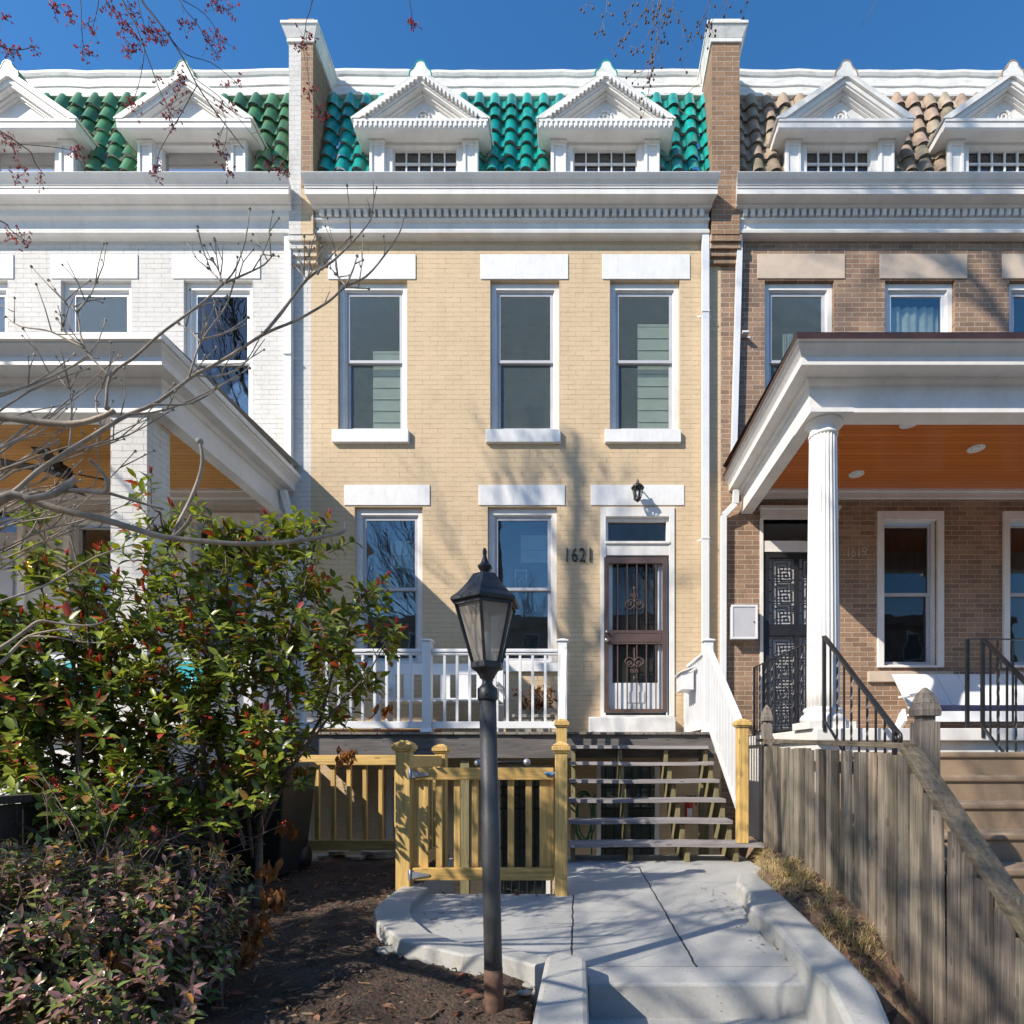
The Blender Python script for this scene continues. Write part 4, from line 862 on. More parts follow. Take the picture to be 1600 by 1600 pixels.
# ================================================================== lamp post
lb=P(772,1577,2.35); k_=2.35/FP
lp=thing('lamp_post',lb,'black hexagonal lantern on a tall dull pole in front of the yellow house, slightly leaning','lamp post')
def hz(py): return Z(py,2.35)
lx,ly,lz=lb; rot=-math.pi/2
b=MB(); b.lathe([(.0375,0),(.0365,.5),(.0345,hz(1092)-lz)],lb,28); b.build('pole',M['pole_metal'],lp)
b=MB(); b.lathe([(.042,-.05),(.040,.02),(.039,.12),(.0385,.17)],lb,28); b.build('pole_foot',M['rust'],lp)
b=MB(); b.lathe([(.0385,hz(1094)-lz),(.041,hz(1092)-lz),(.041,hz(1076)-lz),(.034,hz(1074)-lz),(.024,hz(1070)-lz),(.021,hz(1066)-lz),(.0215,hz(1062)-lz),(.031,hz(1059)-lz),(.033,hz(1056)-lz),(.045,hz(1049)-lz),(.062,hz(1044)-lz)],lb,24); b.ball((lx,ly-.042,hz(1086)),.004,8); b.build('collar',M['lamp_metal'],lp)
zb_,zt_=hz(1040)-lz,hz(948)-lz; rb,rt=.059,.127
b=MB(); b.lathe([(.066,hz(1046)-lz),(.070,hz(1044)-lz),(.070,hz(1036)-lz),(.060,hz(1035)-lz)],lb,6,False,rot)
for k in range(6):
    a=rot+k*math.pi/3; pa=(lx+rb*math.cos(a),ly+rb*math.sin(a),lz+zb_); pb=(lx+rt*math.cos(a),ly+rt*math.sin(a),lz+zt_); b.bar(pa,pb,.011,.011,up=(math.cos(a),math.sin(a),0))
    a2=a+math.pi/3; pc=(lx+rt*math.cos(a2),ly+rt*math.sin(a2),lz+zt_); b.bar(pb,pc,.010,.012); pd=(lx+rb*math.cos(a2),ly+rb*math.sin(a2),lz+zb_); b.bar(pa,pd,.008,.010)
b.build('lantern_frame',M['lamp_metal'],lp)
for k in range(6):
    a=rot+k*math.pi/3; a2=a+math.pi/3; b=MB(); i=.97
    pts=[(lx+i*rb*math.cos(a),ly+i*rb*math.sin(a),lz+zb_),(lx+i*rb*math.cos(a2),ly+i*rb*math.sin(a2),lz+zb_),(lx+i*rt*math.cos(a2),ly+i*rt*math.sin(a2),lz+zt_),(lx+i*rt*math.cos(a),ly+i*rt*math.sin(a),lz+zt_)]
    b.add(pts,[(0,1,2,3)]); b.build('glass_pane',M['lamp_glass'],lp)
b=MB(); pf=[(.142,946),(.149,944),(.149,940),(.144,938),(.120,931),(.098,922),(.076,912),(.060,903),(.052,898.5),(.030,897.5)]
b.lathe([(r_,hz(y)-lz) for r_,y in pf],lb,6,False,rot); b.build('lantern_roof',M['lamp_metal'],lp,bevel=.002)
b=MB(); b.lathe([(r_,hz(y)-lz) for r_,y in((.012,899),(.016,895),(.030,888),(.033,886),(.030,884.5),(.018,880),(.011,873),(.009,869))],lb,6,False,rot); b.lathe([(r_,hz(y)-lz) for r_,y in((.009,870),(.006,868.5),(.008,867),(.0095,862),(.007,858),(.001,855.5))],lb,14); b.build('finial',M['lamp_metal'],lp)
b=MB(); b.lathe([(.016,zb_),(.016,zb_+.13),(.008,zb_+.14)],lb,14); b.build('candle_sleeve',M['vinyl'],lp)
b=MB(); b.lathe([(.008,zb_+.14),(.017,zb_+.16),(.018,zb_+.18),(.010,zb_+.21),(.001,zb_+.23)],lb,14); b.build('bulb',M['lamp_glass'],lp)
lp.rotation_euler=(0,-.0205,0)
# ================================================================== wall lanterns, mailboxes, numbers
sc=P(997,768,7.78)
l1=thing('wall_lantern',(sc[0],-.0,sc[2]),'small black wall lantern on the white lintel above the front door','wall light')
b=MB(); c=(sc[0],-.17,Z(782,7.83)); b.lathe([(.012,-.02),(.03,.0),(.045,.03)],c,12); 
b.lathe([(.085,.165),(.092,.17),(.07,.2),(.045,.225),(.03,.235),(.012,.25),(.02,.262),(.006,.29),(.001,.3)],c,12); b.tube([(sc[0],-.17,c[2]+.24),(sc[0],-.09,c[2]+.28),(sc[0],-.02,c[2]+.2)],.01,6); b.lathe([(.04,0),(.04,.02)],(sc[0],0,0),3) if False else None
b.box(sc[0]-.04,sc[0]+.04,-.028,-.013,c[2]+.08,c[2]+.24)
for k in range(6): a=k*math.pi/3; b.bar((c[0]+.045*math.cos(a),c[1]+.045*math.sin(a),c[2]+.03),(c[0]+.078*math.cos(a),c[1]+.078*math.sin(a),c[2]+.168),.008)
b.build('lantern_frame',M['black_metal'],l1)
b=MB(); b.lathe([(.042,.03),(.075,.166)],c,12); b.build('glass_shade',M['glass'],l1)
b=MB(); b.lathe([(.012,.03),(.012,.1),(.02,.12),(.005,.15)],c,10); b.build('bulb',M['bulb'],l1)
c=(X(54,7.85),-.14,Z(905)); l2=thing('wall_lantern',(c[0],0,c[2]),'lit wall lantern glowing beside the left house door under its porch','wall light')
b=MB(); b.lathe([(.10,.2),(.11,.205),(.06,.27),(.02,.29),(.01,.33)],c,10); b.lathe([(.07,-.01),(.07,.0)],c,10); b.box(c[0]-.05,c[0]+.05,-.02,-.001,c[2],c[2]+.25)
for k in range(6): a=k*math.pi/3; b.bar((c[0]+.07*math.cos(a),c[1]+.07*math.sin(a),c[2]),(c[0]+.095*math.cos(a),c[1]+.095*math.sin(a),c[2]+.2),.01)
b.build('lantern_frame',M['black_metal'],l2); b=MB(); b.lathe([(.066,.0),(.09,.2)],c,10); b.build('glass_shade',M['lit'],l2)
mb=thing('mailbox',(1.42,-.62,1.9),'white box mailbox with a sloped lid fixed inside the right deck railing','mailbox')
b=MB(); b.box(1.34,1.49,-.75,-.35,1.82,2.04); b.build('box_body',M['vinyl'],mb,bevel=.006)
b=MB(); b.hexa([(1.31,-.78,2.03),(1.50,-.78,2.10),(1.50,-.32,2.10),(1.31,-.32,2.03)],[(1.31,-.78,2.045),(1.50,-.78,2.115),(1.50,-.32,2.115),(1.31,-.32,2.045)]); b.build('lid',M['vinyl'],mb,bevel=.003)
x0,x1,z0,z1=X(1144,7.85),X(1183,7.85),Z(997,7.85),Z(946,7.85); m2=thing('mailbox',((x0+x1)/2,0,z0),'flat white metal mailbox on the brown brick beside the black security door','mailbox')
b=MB(); b.box(x0,x1,-.13,-.001,z0,z1); frame(b,x0-.012,x1+.012,z0-.012,z1+.012,.03,-.15,-.13); b.build('box_body',M['steel_white'],m2,bevel=.004)
b=MB(); b.box(x0+.02,x1-.02,-.14,-.131,z0+.02,z1-.02); b.build('door_panel',M['sash'],m2); b=MB(); b.ball((x1-.04,-.15,(z0+z1)/2),.011,8); b.build('lock',M['bronze'],m2)
def number(txt,px0,px1,py0,py1,mat,name_lab,dd,ex=.008):
    root=thing('house_number',(X((px0+px1)/2),-.01,Z(py1)),name_lab,'house number')
    n=len(txt); w=(X(px1)-X(px0))/n
    for i,ch in enumerate(txt):
        cu=bpy.data.curves.new('digit','FONT'); cu.body=ch; cu.size=1; cu.extrude=.05; cu.offset=-.012; cu.align_x='CENTER'
        ob=bpy.data.objects.new('digit',cu); C.objects.link(ob); bpy.context.view_layer.update()
        me=bpy.data.meshes.new_from_object(ob.evaluated_get(bpy.context.evaluated_depsgraph_get())); bpy.data.objects.remove(ob)
        ys=[v.co.y for v in me.vertices]; xs_=[v.co.x for v in me.vertices]; H=max(ys)-min(ys); hh=Z(py0)-Z(py1); s_=hh/H; cxs=(max(xs_)+min(xs_))/2
        sh=[(i-1.5)*w, 0]; xc=X(px0)+w*(i+.5)
        for v in me.vertices:
            xx=(v.co.x-cxs)*s_*.74+xc; zz=(v.co.y-min(ys))*s_+Z(py1); yy=-dd-v.co.z*s_*1.0+0
            v.co=(xx-root.location.x,yy-root.location.y,zz-root.location.z)
        me.materials.append(mat); o_=bpy.data.objects.new('digit',me); C.objects.link(o_); o_.parent=root; o_['_o']=tuple(root.location)
    return root
number('1621',880,928,857,878,M['number'],'black metal house number 1621 on yellow brick left of the front door',.012)
number('1619',1321,1354,855,870,M['number_b'],'small brass house number 1619 on brown brick under the right porch',.006)
# ================================================================== iron railings and neighbour steps
def twist(b,x,y,z0,z1,tw):
    if not tw: b.box(x-.007,x+.007,y-.007,y+.007,z0,z1); return
    n=14; vs=[]
    for i in range(n+1):
        z=z0+(z1-z0)*i/n
        for k in range(4): a=k*math.pi/2+i*.8; vs.append((x+.0105*math.cos(a),y+.0105*math.sin(a),z))
    b.add(vs,[(i*4+k,i*4+(k+1)%4,(i+1)*4+(k+1)%4,(i+1)*4+k) for i in range(n) for k in range(4)],False)
def iron(lab,A,B,drop,n,curl=False,flat=False,first_post=True):
    A=Vector(A); B=Vector(B); o=thing('iron_railing',((A+B)/2-Vector((0,0,drop))),lab,'railing','black iron railings')
    b=MB(); b.bar(A,B,.045 if not flat else .03,.022 if not flat else .012)
    if curl:
        c=B+(B-A).normalized()*.05; pts=[]
        for i in range(16): a=-math.pi/2+i*.42; rr_=.055*(1-i/20); pts.append((c.x,c.y-.0-rr_*math.cos(a),c.z-.03-rr_*math.sin(a)*-1))
        b.tube(pts,.015,6); b.bar(B,c,.045,.022)
    b.build('handrail',M['black_metal'],o,bevel=.004)
    b=MB(); b.bar(A-Vector((0,0,drop-.06)),B-Vector((0,0,drop-.06)),.02,.012); b.build('bottom_bar',M['black_metal'],o)
    for q in((A,B) if first_post else (B,)): b=MB(); b.box(q.x-.014,q.x+.014,q.y-.014,q.y+.014,q.z-drop-.05,q.z); b.build('post',M['black_metal'],o)
    for i in range(1,n):
        q=A.lerp(B,i/n); b=MB(); twist(b,q.x,q.y,q.z-drop+.06,q.z-.01,i%2==0); b.build('baluster',M['black_metal'],o)
iron('black iron railing between the brick wall and the white fluted column',(2.45,-.12,2.20),(2.45,-2.0,2.17),.95,16,flat=True)
iron('sloped black iron handrail with scrolled end beside the column, left of the tan steps',(2.38,-2.5,2.12),(2.40,-3.68,1.17),.86,9,curl=True)
iron('sloped black iron handrail on the right side of the tan concrete steps',(3.90,-2.5,2.10),(3.74,-3.75,1.10),.90,10)
iron('level black iron railing along the right part of the porch edge',(3.78,-2.46,2.10),(7.6,-2.46,2.10),.86,26,flat=True)
b=MB()
for i in range(6): b.box(2.5,3.82,-3.2-.28*i,-2.44,-.2,1.0-.19*i+.0) if i==0 else b.box(2.5,3.82,-3.2-.28*i,-3.2-.28*(i-1),-.9,1.0-.19*i)
for i in range(6):
    b.tint=(1,1,1); b.box(2.48,3.84,-3.2-.28*i-.022,-3.2-.28*(i-1)-.022 if i else -2.7,1.0-.19*i-.045,1.0-.19*i+.004)
b.box(2.4,2.5,-4.9,-2.5,-.9,.1); struct(b.build('neighbour_steps',M['concrete_tan'],bevel=.014))
b=MB(); b.box(2.45,3.86,-2.68,-2.44,.9,1.2); b.box(2.45,3.86,-3.0,-2.68,.9,1.004); b.mi=0; 
# ================================================================== benches
bn=thing('bench',(-2.0,-.4,DZ),'white slatted garden bench on the deck under the left ground floor windows','bench')
bx0,bx1=X(600,7.45),X(785,7.45); yb=-.45
b=MB(); b.box(bx0,bx1,yb,yb+.03,Z(1053,7.5),Z(1036,7.5)); b.box(bx0,bx1,yb,yb+.03,Z(1100,7.5),Z(1090,7.5)); b.build('back_rails',M['vinyl'],bn,bevel=.004)
n=7
for i in range(n): x=bx0+.05+(bx1-bx0-.1)*i/(n-1); b=MB(); b.box(x-.065,x+.065,yb+.005,yb+.022,Z(1092,7.5),Z(1052,7.5)); b.build('slat',M['vinyl'],bn)
for x in(bx0,bx1-.07): b=MB(); b.box(x,x+.07,yb-.005,yb+.035,DZ,Z(1034,7.5)); b.box(x,x+.07,yb-.48,yb-.42,DZ,DZ+.62); b.box(x-.005,x+.075,yb-.5,yb,DZ+.6,DZ+.64); b.build('end_frame',M['vinyl'],bn,bevel=.004)
b=MB()
for i in range(4): b.box(bx0,bx1,yb-.47+i*.115,yb-.37+i*.115,DZ+.40,DZ+.425)
b.build('seat',M['vinyl'],bn,bevel=.003)
ab=thing('bench',(5.2,-.6,1.24),'white wooden bench with leaning plank back and navy cushion on the right porch','bench')
x0,x1=X(1418,7.4),X(1418,7.4)+1.75; z0=1.24
b=MB(); n=6
for i in range(n):
    u0=x0+(x1-x0)*i/n+.003; u1=x0+(x1-x0)*(i+1)/n-.003; s_=.08
    b.hexa([(u0+s_,-.5,z0+.36),(u1+s_,-.5,z0+.36),(u1+s_,-.47,z0+.36),(u0+s_,-.47,z0+.36)],[(u0-.02,-.28,Z(1053,7.7)),(u1-.02,-.28,Z(1053,7.7)),(u1-.02,-.25,Z(1053,7.7)),(u0-.02,-.25,Z(1053,7.7))])
b.build('backrest',M['vinyl'],ab,bevel=.003)
b=MB(); b.box(x0+.05,x1,-.95,-.5,z0+.26,z0+.29); b.box(x0+.05,x1,-.97,-.95,z0+.16,z0+.29); b.build('seat',M['vinyl'],ab,bevel=.004)
b=MB(); b.box(x0+.08,x1-.05,-.93,-.52,z0+.292,z0+.37); b.build('cushion',M['navy'],ab,bevel=.02)
for x in(x0-.01,x1-.02):
    b=MB(); b.prismx([(-1.0,z0),(-.90,z0),(-.80,z0+.24),(-.70,z0+.34),(-.86,z0+.50),(-.92,z0+.50),(-.86,z0+.3)],x,x+.04); b.prismx([(-.55,z0+.2),(-.30,z0),(-.2,z0),(-.42,z0+.3),(-.5,z0+.36)],x,x+.04); b.build('leg',M['vinyl'],ab,bevel=.003)
    b=MB(); b.hexa([(x-.05,-1.0,z0+.50),(x+.09,-1.0,z0+.50),(x+.07,-.45,z0+.50),(x-.03,-.45,z0+.50)],[(x-.05,-1.0,z0+.525),(x+.09,-1.0,z0+.525),(x+.07,-.45,z0+.525),(x-.03,-.45,z0+.525)]); b.build('armrest',M['vinyl'],ab,bevel=.003)
# patio chairs on the left porch
def chair(px,py,lab):
    d=6.6; cx=X(px,d); o=thing('patio_chair',(cx,d-8,1.24),lab,'chair','patio chairs')
    y=d-8; z=1.24; b=MB()
    for i in range(9): b.tube([(cx-.25+i*.0625,y+.2,z+.42),(cx-.25+i*.0625,y+.32,z+.95)],.006,5)
    for i in range(8): zz=z+.46+i*.065; b.tube([(cx-.26,y+.2+(zz-z-.42)*.226,zz),(cx+.26,y+.2+(zz-z-.42)*.226,zz)],.006,5)
    b.build('backrest',M['vinyl'],o)
    b=MB(); b.box(cx-.24,cx+.24,y-.25,y+.2,z+.42,z+.5); b.box(cx-.22,cx+.22,y+.14,y+.2,z+.5,z+.86); b.build('cushion',M['teal'],o,bevel=.02)
    for sx_ in(-.25,.25):
        for sy_ in(-.25,.22): b=MB(); b.tube([(cx+sx_,y+sy_,z),(cx+sx_,y+sy_,z+.62)],.013,6); b.build('leg',M['vinyl'],o)
    return o
chair(105,1050,'white wire patio chair with teal cushion, the left one on the left porch'); chair(290,1045,'white wire patio chair with teal cushion, the right one on the left porch')
# left porch rail and ceiling fan
lr=thing('porch_railing',(-5,-2.3,1.24),'white railing along the front of the left porch behind the shrubs','railing')
b=MB(); b.box(-7.7,-4.62,-2.2,-2.13,1.95,2.0); b.build('top_rail',M['vinyl'],lr); b=MB(); b.box(-7.7,-4.62,-2.19,-2.14,1.32,1.38); b.build('bottom_rail',M['vinyl'],lr)
b=MB(); b.box(-7.615,-7.585,-2.18,-2.15,1.37,1.96); b0=b.build('baluster',M['vinyl'],lr)
for i in range(1,21): dup(b0,(i*.14,0,0),lr)
cf=P(95,742,6.9); fn=thing('ceiling_fan',(cf[0],cf[1],4.67),'dark ceiling fan with four blades under the left porch ceiling','fan')
b=MB(); b.tube([(cf[0],cf[1],4.67),(cf[0],cf[1],4.5)],.02,8); b.lathe([(.06,-.02),(.11,.0),(.11,.09),(.05,.12)],(cf[0],cf[1],4.36),16); b.build('motor',M['fan_brown'],fn)
for k in range(4):
    a=k*math.pi/2+.45; ca,sa=math.cos(a),math.sin(a); q=lambda r_,w,z:(cf[0]+r_*ca-w*sa,cf[1]+r_*sa+w*ca,z)
    b=MB(); b.hexa([q(.1,-.04,4.38),q(.62,-.075,4.37),q(.62,.075,4.40),q(.1,.04,4.41)],[q(.1,-.04,4.39),q(.62,-.075,4.38),q(.62,.075,4.41),q(.1,.04,4.42)]); b.build('blade',M['fan_brown'],fn)
# ================================================================== small things
pc=P(835,1120,7.25); pt=thing('planter',(pc[0],pc[1],DZ),'grey stone planter with dried brown stems on the deck behind the white railing','planter')
b=MB(); x,y=pc[0],pc[1]; b.hexa([(x-.2,y-.12,DZ),(x+.2,y-.12,DZ),(x+.2,y+.12,DZ),(x-.2,y+.12,DZ)],[(x-.24,y-.15,DZ+.2),(x+.24,y-.15,DZ+.2),(x+.24,y+.15,DZ+.2),(x-.24,y+.15,DZ+.2)]); b.box(x-.26,x+.26,y-.17,y+.17,DZ+.2,DZ+.24); b.build('pot',M['terra'],pt,bevel=.006)
def leafquad(b,p,d,n,L,Wd,fold=.25,curl=.15):
    s=d.cross(n)
    if s.length<1e-4: return
    s.normalize(); n=s.cross(d).normalized()
    q=[p, p+d*L*.28+s*Wd*.42+n*fold*Wd*.4, p+d*L*.6+s*Wd*.46+n*(fold*Wd*.4-curl*L*.2), p+d*L-n*curl*L, p+d*L*.6-s*Wd*.46+n*(fold*Wd*.4-curl*L*.2), p+d*L*.28-s*Wd*.42+n*fold*Wd*.4, p+d*L*.45-n*curl*L*.1]
    b.add(q,[(0,1,6),(1,2,6),(2,3,6),(3,4,6),(4,5,6),(5,0,6)],True)
def rv(r): 
    while True:
        v=Vector((r.uniform(-1,1),r.uniform(-1,1),r.uniform(-1,1)))
        if .05<v.length<1: return v.normalized()
b=MB(); c2=MB()
for i in range(40):
    a=R.uniform(0,6.28); e=Vector((x+R.uniform(-.3,.3),y+R.uniform(-.15,.15),DZ+.24+R.uniform(.2,.42))); s0=Vector((x+R.uniform(-.12,.12),y,DZ+.22)); m_=s0.lerp(e,.5)+Vector((0,0,.05)); c2.tube([s0,m_,e],[.004,.003,.002],4)
    for k in range(9): q=s0.lerp(e,R.uniform(.35,1)); t=R.uniform(.6,1.3); b.tint=(.22*t,.105*t,.055*t); leafquad(b,q,rv(R),rv(R),.05,.03,.5,.4)
c2.build('stems',M['stembark'],pt); b.build('dried_leaves',M['leaf_dead'],pt)
bn_=P(437,1330,4.75); bi=thing('trash_bin',(bn_[0],bn_[1],.0),'black plastic wheeled trash bin beside the pine fence','bin')
x,y=-2.52,-3.3; b=MB(); b.hexa([(x-.20,y-.22,.02),(x+.20,y-.22,.02),(x+.20,y+.22,.02),(x-.20,y+.22,.02)],[(x-.27,y-.29,.86),(x+.27,y-.29,.86),(x+.27,y+.29,.86),(x-.27,y+.29,.86)]); b.build('bin_body',M['black_plastic'],bi,bevel=.015)
b=MB(); b.hexa([(x-.29,y-.32,.865),(x+.29,y-.32,.865),(x+.29,y+.31,.865),(x-.29,y+.31,.865)],[(x-.26,y-.28,.92),(x+.26,y-.28,.92),(x+.26,y+.27,.92),(x-.26,y+.27,.92)]); b.build('lid',M['black_plastic'],bi,bevel=.01)
for s_ in(-1,1): b=MB(); b.lathe([(.1,-.02),(.1,.02)],(0,0,0),16); b.v=[(x+s_*.2+vz,y+.2+vx,.1+vy) for vx,vy,vz in b.v]; b.build('wheel',M['black_plastic'],bi)
wb=thing('stair_cheek_wall',(-3.3,-2.9,0),'white painted brick cheek wall glimpsed through the shrubs beside the dark fence','wall')
b=MB(); b.prismx([(-3.1,0),(-2.45,0),(-2.45,1.1),(-2.6,1.1),(-3.1,.45)],-4.1,-3.9); b.build('wall',M['brick_white'],wb)
ho=thing('garden_hose',(X(915,7.85),-.1,.3),'green garden hose hanging in loops on the basement wall under the deck','hose')
b=MB(); hx=X(913,7.85)
b.tube([(hx+.12*math.cos(t*.35)+.03*math.sin(t*.11),-.08-.01*(t%5)*.3,.15+.33*math.sin(t*.35)+.02*math.sin(t*.2)) for t in range(56)]+[(hx+.1,-.1,-.4),(hx+.05,-.15,-1.1)],.012,6); b.build('hose_coil',M['green_plastic'],ho)
fe=thing('fire_extinguisher',(X(1076,7.9),-.12,.1),'small red fire extinguisher on the basement wall under the wooden stairs','extinguisher')
b=MB(); b.lathe([(.05,0),(.055,.01),(.055,.26),(.04,.31),(.02,.33)],(X(1076,7.9),-.12,.08),16); b.build('cylinder',M['red_paint'],fe); b=MB(); b.box(X(1076,7.9)-.03,X(1076,7.9)+.03,-.18,-.1,.41,.44); b.tube([(X(1076,7.9),-.12,.42),(X(1076,7.9)+.09,-.12,.44),(X(1076,7.9)+.1,-.12,.3)],.01,6); b.build('valve',M['black_plastic'],fe)
b=MB(); b.box(X(1076,7.9)-.035,X(1076,7.9)+.035,-.177,-.172,.15,.27); b.build('label_plate',M['vinyl'],fe)
bb=thing('bar_with_knobs',P(785,1192,5.2),'grey bar with round pale knobs at both ends behind the lamp post','bar')
p0=P(747,1192,5.2); p1=P(823,1191,5.2); b=MB(); b.tube([p0,p1],.014,8); b.build('rod',M['black_metal'],bb)
for q in(p0,p1): b=MB(); b.ball(q,.034,12); b.build('knob',M['galv'],bb)
b=MB(); b.tube([((p0[0]+p1[0])/2+.12,p0[1],p0[2]),((p0[0]+p1[0])/2+.12,p0[1]+.3,p0[2]+.0),((p0[0]+p1[0])/2+.12,-1.32,p0[2]+.02)],.012,6); b.build('bracket',M['black_metal'],bb)
po=thing('pole',(-2.2,-1.2,DZ+.015),'long orange brown pole with yellow ends lying on the deck edge under the railing','pole')
b=MB(); b.tube([(X(500,6.75),-1.25,DZ+.022),(X(690,6.75),-1.22,DZ+.022)],.018,8); b.build('shaft',M['orange_wood'],po)
for a,c in((545,560),(500,512),(735,765)): 
    if a!=735: b=MB(); b.tube([(X(a,6.75),-1.245,DZ+.022),(X(c,6.75),-1.243,DZ+.022)],.021,8); b.build('grip',M['yellow'],po)
# flagstones
FS=[(500,1335,5.35,.26,.12),(530,1330,5.4,.2,.15),(555,1337,5.3,.18,.12),(590,1333,5.4,.34,.16),(592,1339,5.38,.28,.14),(480,1340,5.2,.2,.12)]
for i,(px,py,d,w_,dp) in enumerate(FS):
    x,y,z=X(px,d),d-8,.02+(.035 if i in(1,3) else 0); b=MB(); n=8; pts=[(x+w_/2*math.cos(k/n*6.28)*R.uniform(.8,1.1),y+dp*.7*math.sin(k/n*6.28)*R.uniform(.8,1.1)) for k in range(n)]
    b.prism(pts,z,z+.032); tag(b.build('flagstone',M['stone'],None,bevel=.004,loc=(x,y,z)),['leftmost small flat stone of the row under the pine fence','upper stone of the left pair under the pine fence','small pale stone in the middle under the pine fence','broad top slab of the right stone stack under the pine fence','lower slab of the right stone stack under the pine fence','dark flat stone nearest the bin at the pine fence'][i],'stone','flat stones at the pine fence')
# rocks in the soil
for i,(px,py,d,s_,lab) in enumerate(((607,1474,2.95,.04,'pale pointed rock on the mulch left of the kerb'),(828,1518,2.55,.028,'yellowish small rock beside the step wall'),(820,1535,2.45,.022,'small grey rock between lamp post and step wall'))):
    x,y,z=P(px,py,d); b=MB(); b.ball((x,y,z),s_,8,.5); b.v=[(vx+R.uniform(-.2,.2)*s_+(vx-x)*.6,vy+R.uniform(-.2,.2)*s_,vz+R.uniform(-.15,.15)*s_) for vx,vy,vz in b.v]; z_=soilz(x,d); b.v=[(a_,c_,e_-z+z_+s_*.3) for a_,c_,e_ in b.v]; tag(b.build('rock',M['stone'],None,loc=(x,y,z_)),lab,'rock')
# dry grass on the bank (stuff)
b=MB(); rg=random.Random(9)
tuft=[(rg.uniform(1.36,1.7),rg.uniform(3.05,5.3)) for _ in range(70)]+[(rg.uniform(1.42,1.66),rg.uniform(4.0,4.5)) for _ in range(50)]+[(rg.uniform(1.6,1.7),rg.uniform(5.0,5.35)) for _ in range(30)]
for (tx,td) in tuft:
    tz=soilz(tx,td)
    for k in range(26):
        a=rg.uniform(0,6.28); L=rg.uniform(.04,.13); le=rg.uniform(.3,1.3); p=Vector((tx+rg.uniform(-.03,.03),td-8+rg.uniform(-.03,.03),tz)); d_=Vector((math.cos(a)*le,math.sin(a)*le,1)).normalized()
        m_=p+d_*L*.6; e=m_+(d_+Vector((0,0,-.9))).normalized()*L*.5; s_=Vector((-math.sin(a),math.cos(a),0))*.0022
        t=rg.uniform(.6,1.2); b.tint=(.74*t,.58*t,.33*t) if rg.random()<.86 else (.22*t,.30*t,.08*t)
        b.add([p-s_,p+s_,m_+s_*.8,m_-s_*.8,e],[(0,1,2,3),(3,2,4)])
tag(b.build('dry_grass',M['grassdry']),'tufts of dry straw coloured grass between the path and the board fence','grass',kind='stuff')
# fallen leaves and mulch chips (stuff)
b=MB()
for i in range(9000):
    px=rg.uniform(-3.2,-.1); d_=rg.uniform(1.6,5.3)
    if pit(px,d_) : continue
    z=soilz(px,d_)+.004; t=rg.uniform(.4,1.3); c_=rg.choice([(.20,.125,.08),(.09,.058,.04),(.36,.26,.18),(.14,.09,.065),(.05,.033,.024)]); b.tint=tuple(v*t for v in c_)
    L=rg.uniform(.010,.034)*(1 if d_<3.5 else .8); a=rg.uniform(0,6.28); leafquad(b,Vector((px,d_-8,z)),Vector((math.cos(a),math.sin(a),rg.uniform(-.1,.4))).normalized(),Vector((rg.uniform(-.4,.4),rg.uniform(-.4,.4),1)).normalized(),L,L*rg.uniform(.2,.5))
for i in range(1500):
    px=rg.uniform(-3.0,-.1); d_=rg.uniform(1.8,4.8)
    if pit(px,d_): continue
    t=rg.uniform(.6,1.4); c_=rg.choice([(.24,.13,.08),(.34,.20,.12),(.15,.09,.06),(.42,.30,.20)]); b.tint=tuple(v*t for v in c_); a=rg.uniform(0,6.28); L=rg.uniform(.03,.06); z=soilz(px,d_)+.008; q=Vector((px,d_-8,z)); e=q+Vector((math.cos(a),math.sin(a),rg.uniform(-.1,.25)))*L; w_=L*rg.uniform(.08,.2); b.bar(q,e,w_,w_*.5)
for i in range(90):
    px=rg.uniform(-2.6,-.2); d_=rg.uniform(2.0,5.1)
    if pit(px,d_): continue
    z=soilz(px,d_)+.012; b.tint=rg.choice([(.42,.14,.10),(.30,.13,.06),(.38,.2,.12),(.25,.08,.06)]); a=rg.uniform(0,6.28); leafquad(b,Vector((px,d_-8,z)),Vector((math.cos(a),math.sin(a),.1)).normalized(),Vector((rg.uniform(-.3,.3),rg.uniform(-.3,.3),1)).normalized(),.07,.03,.4,.2)
for i in range(260):
    k=rg.random(); px,d_=(rg.uniform(.9,1.05),rg.uniform(2.6,4.2)) if k<.3 else ((rg.uniform(-.95,-.6),rg.uniform(3.1,3.95)) if k<.5 else (rg.uniform(-.9,1.2),rg.uniform(2.6,5.5)))
    if pit(px,d_): continue
    b.tint=rg.choice([(.20,.11,.06),(.12,.08,.05),(.30,.2,.1),(.08,.06,.04)]); a=rg.uniform(0,6.28); L=rg.uniform(.006,.03)*(.5 if k>.5 else 1); leafquad(b,Vector((px,d_-8,.004)),Vector((math.cos(a),math.sin(a),.15)).normalized(),Vector((rg.uniform(-.3,.3),rg.uniform(-.3,.3),1)).normalized(),L,L*.4,.4,.2)
tag(b.build('leaf_litter',M['leaf_dead']),'fallen leaves and wood chips scattered over the garden soil','leaf litter',kind='stuff')
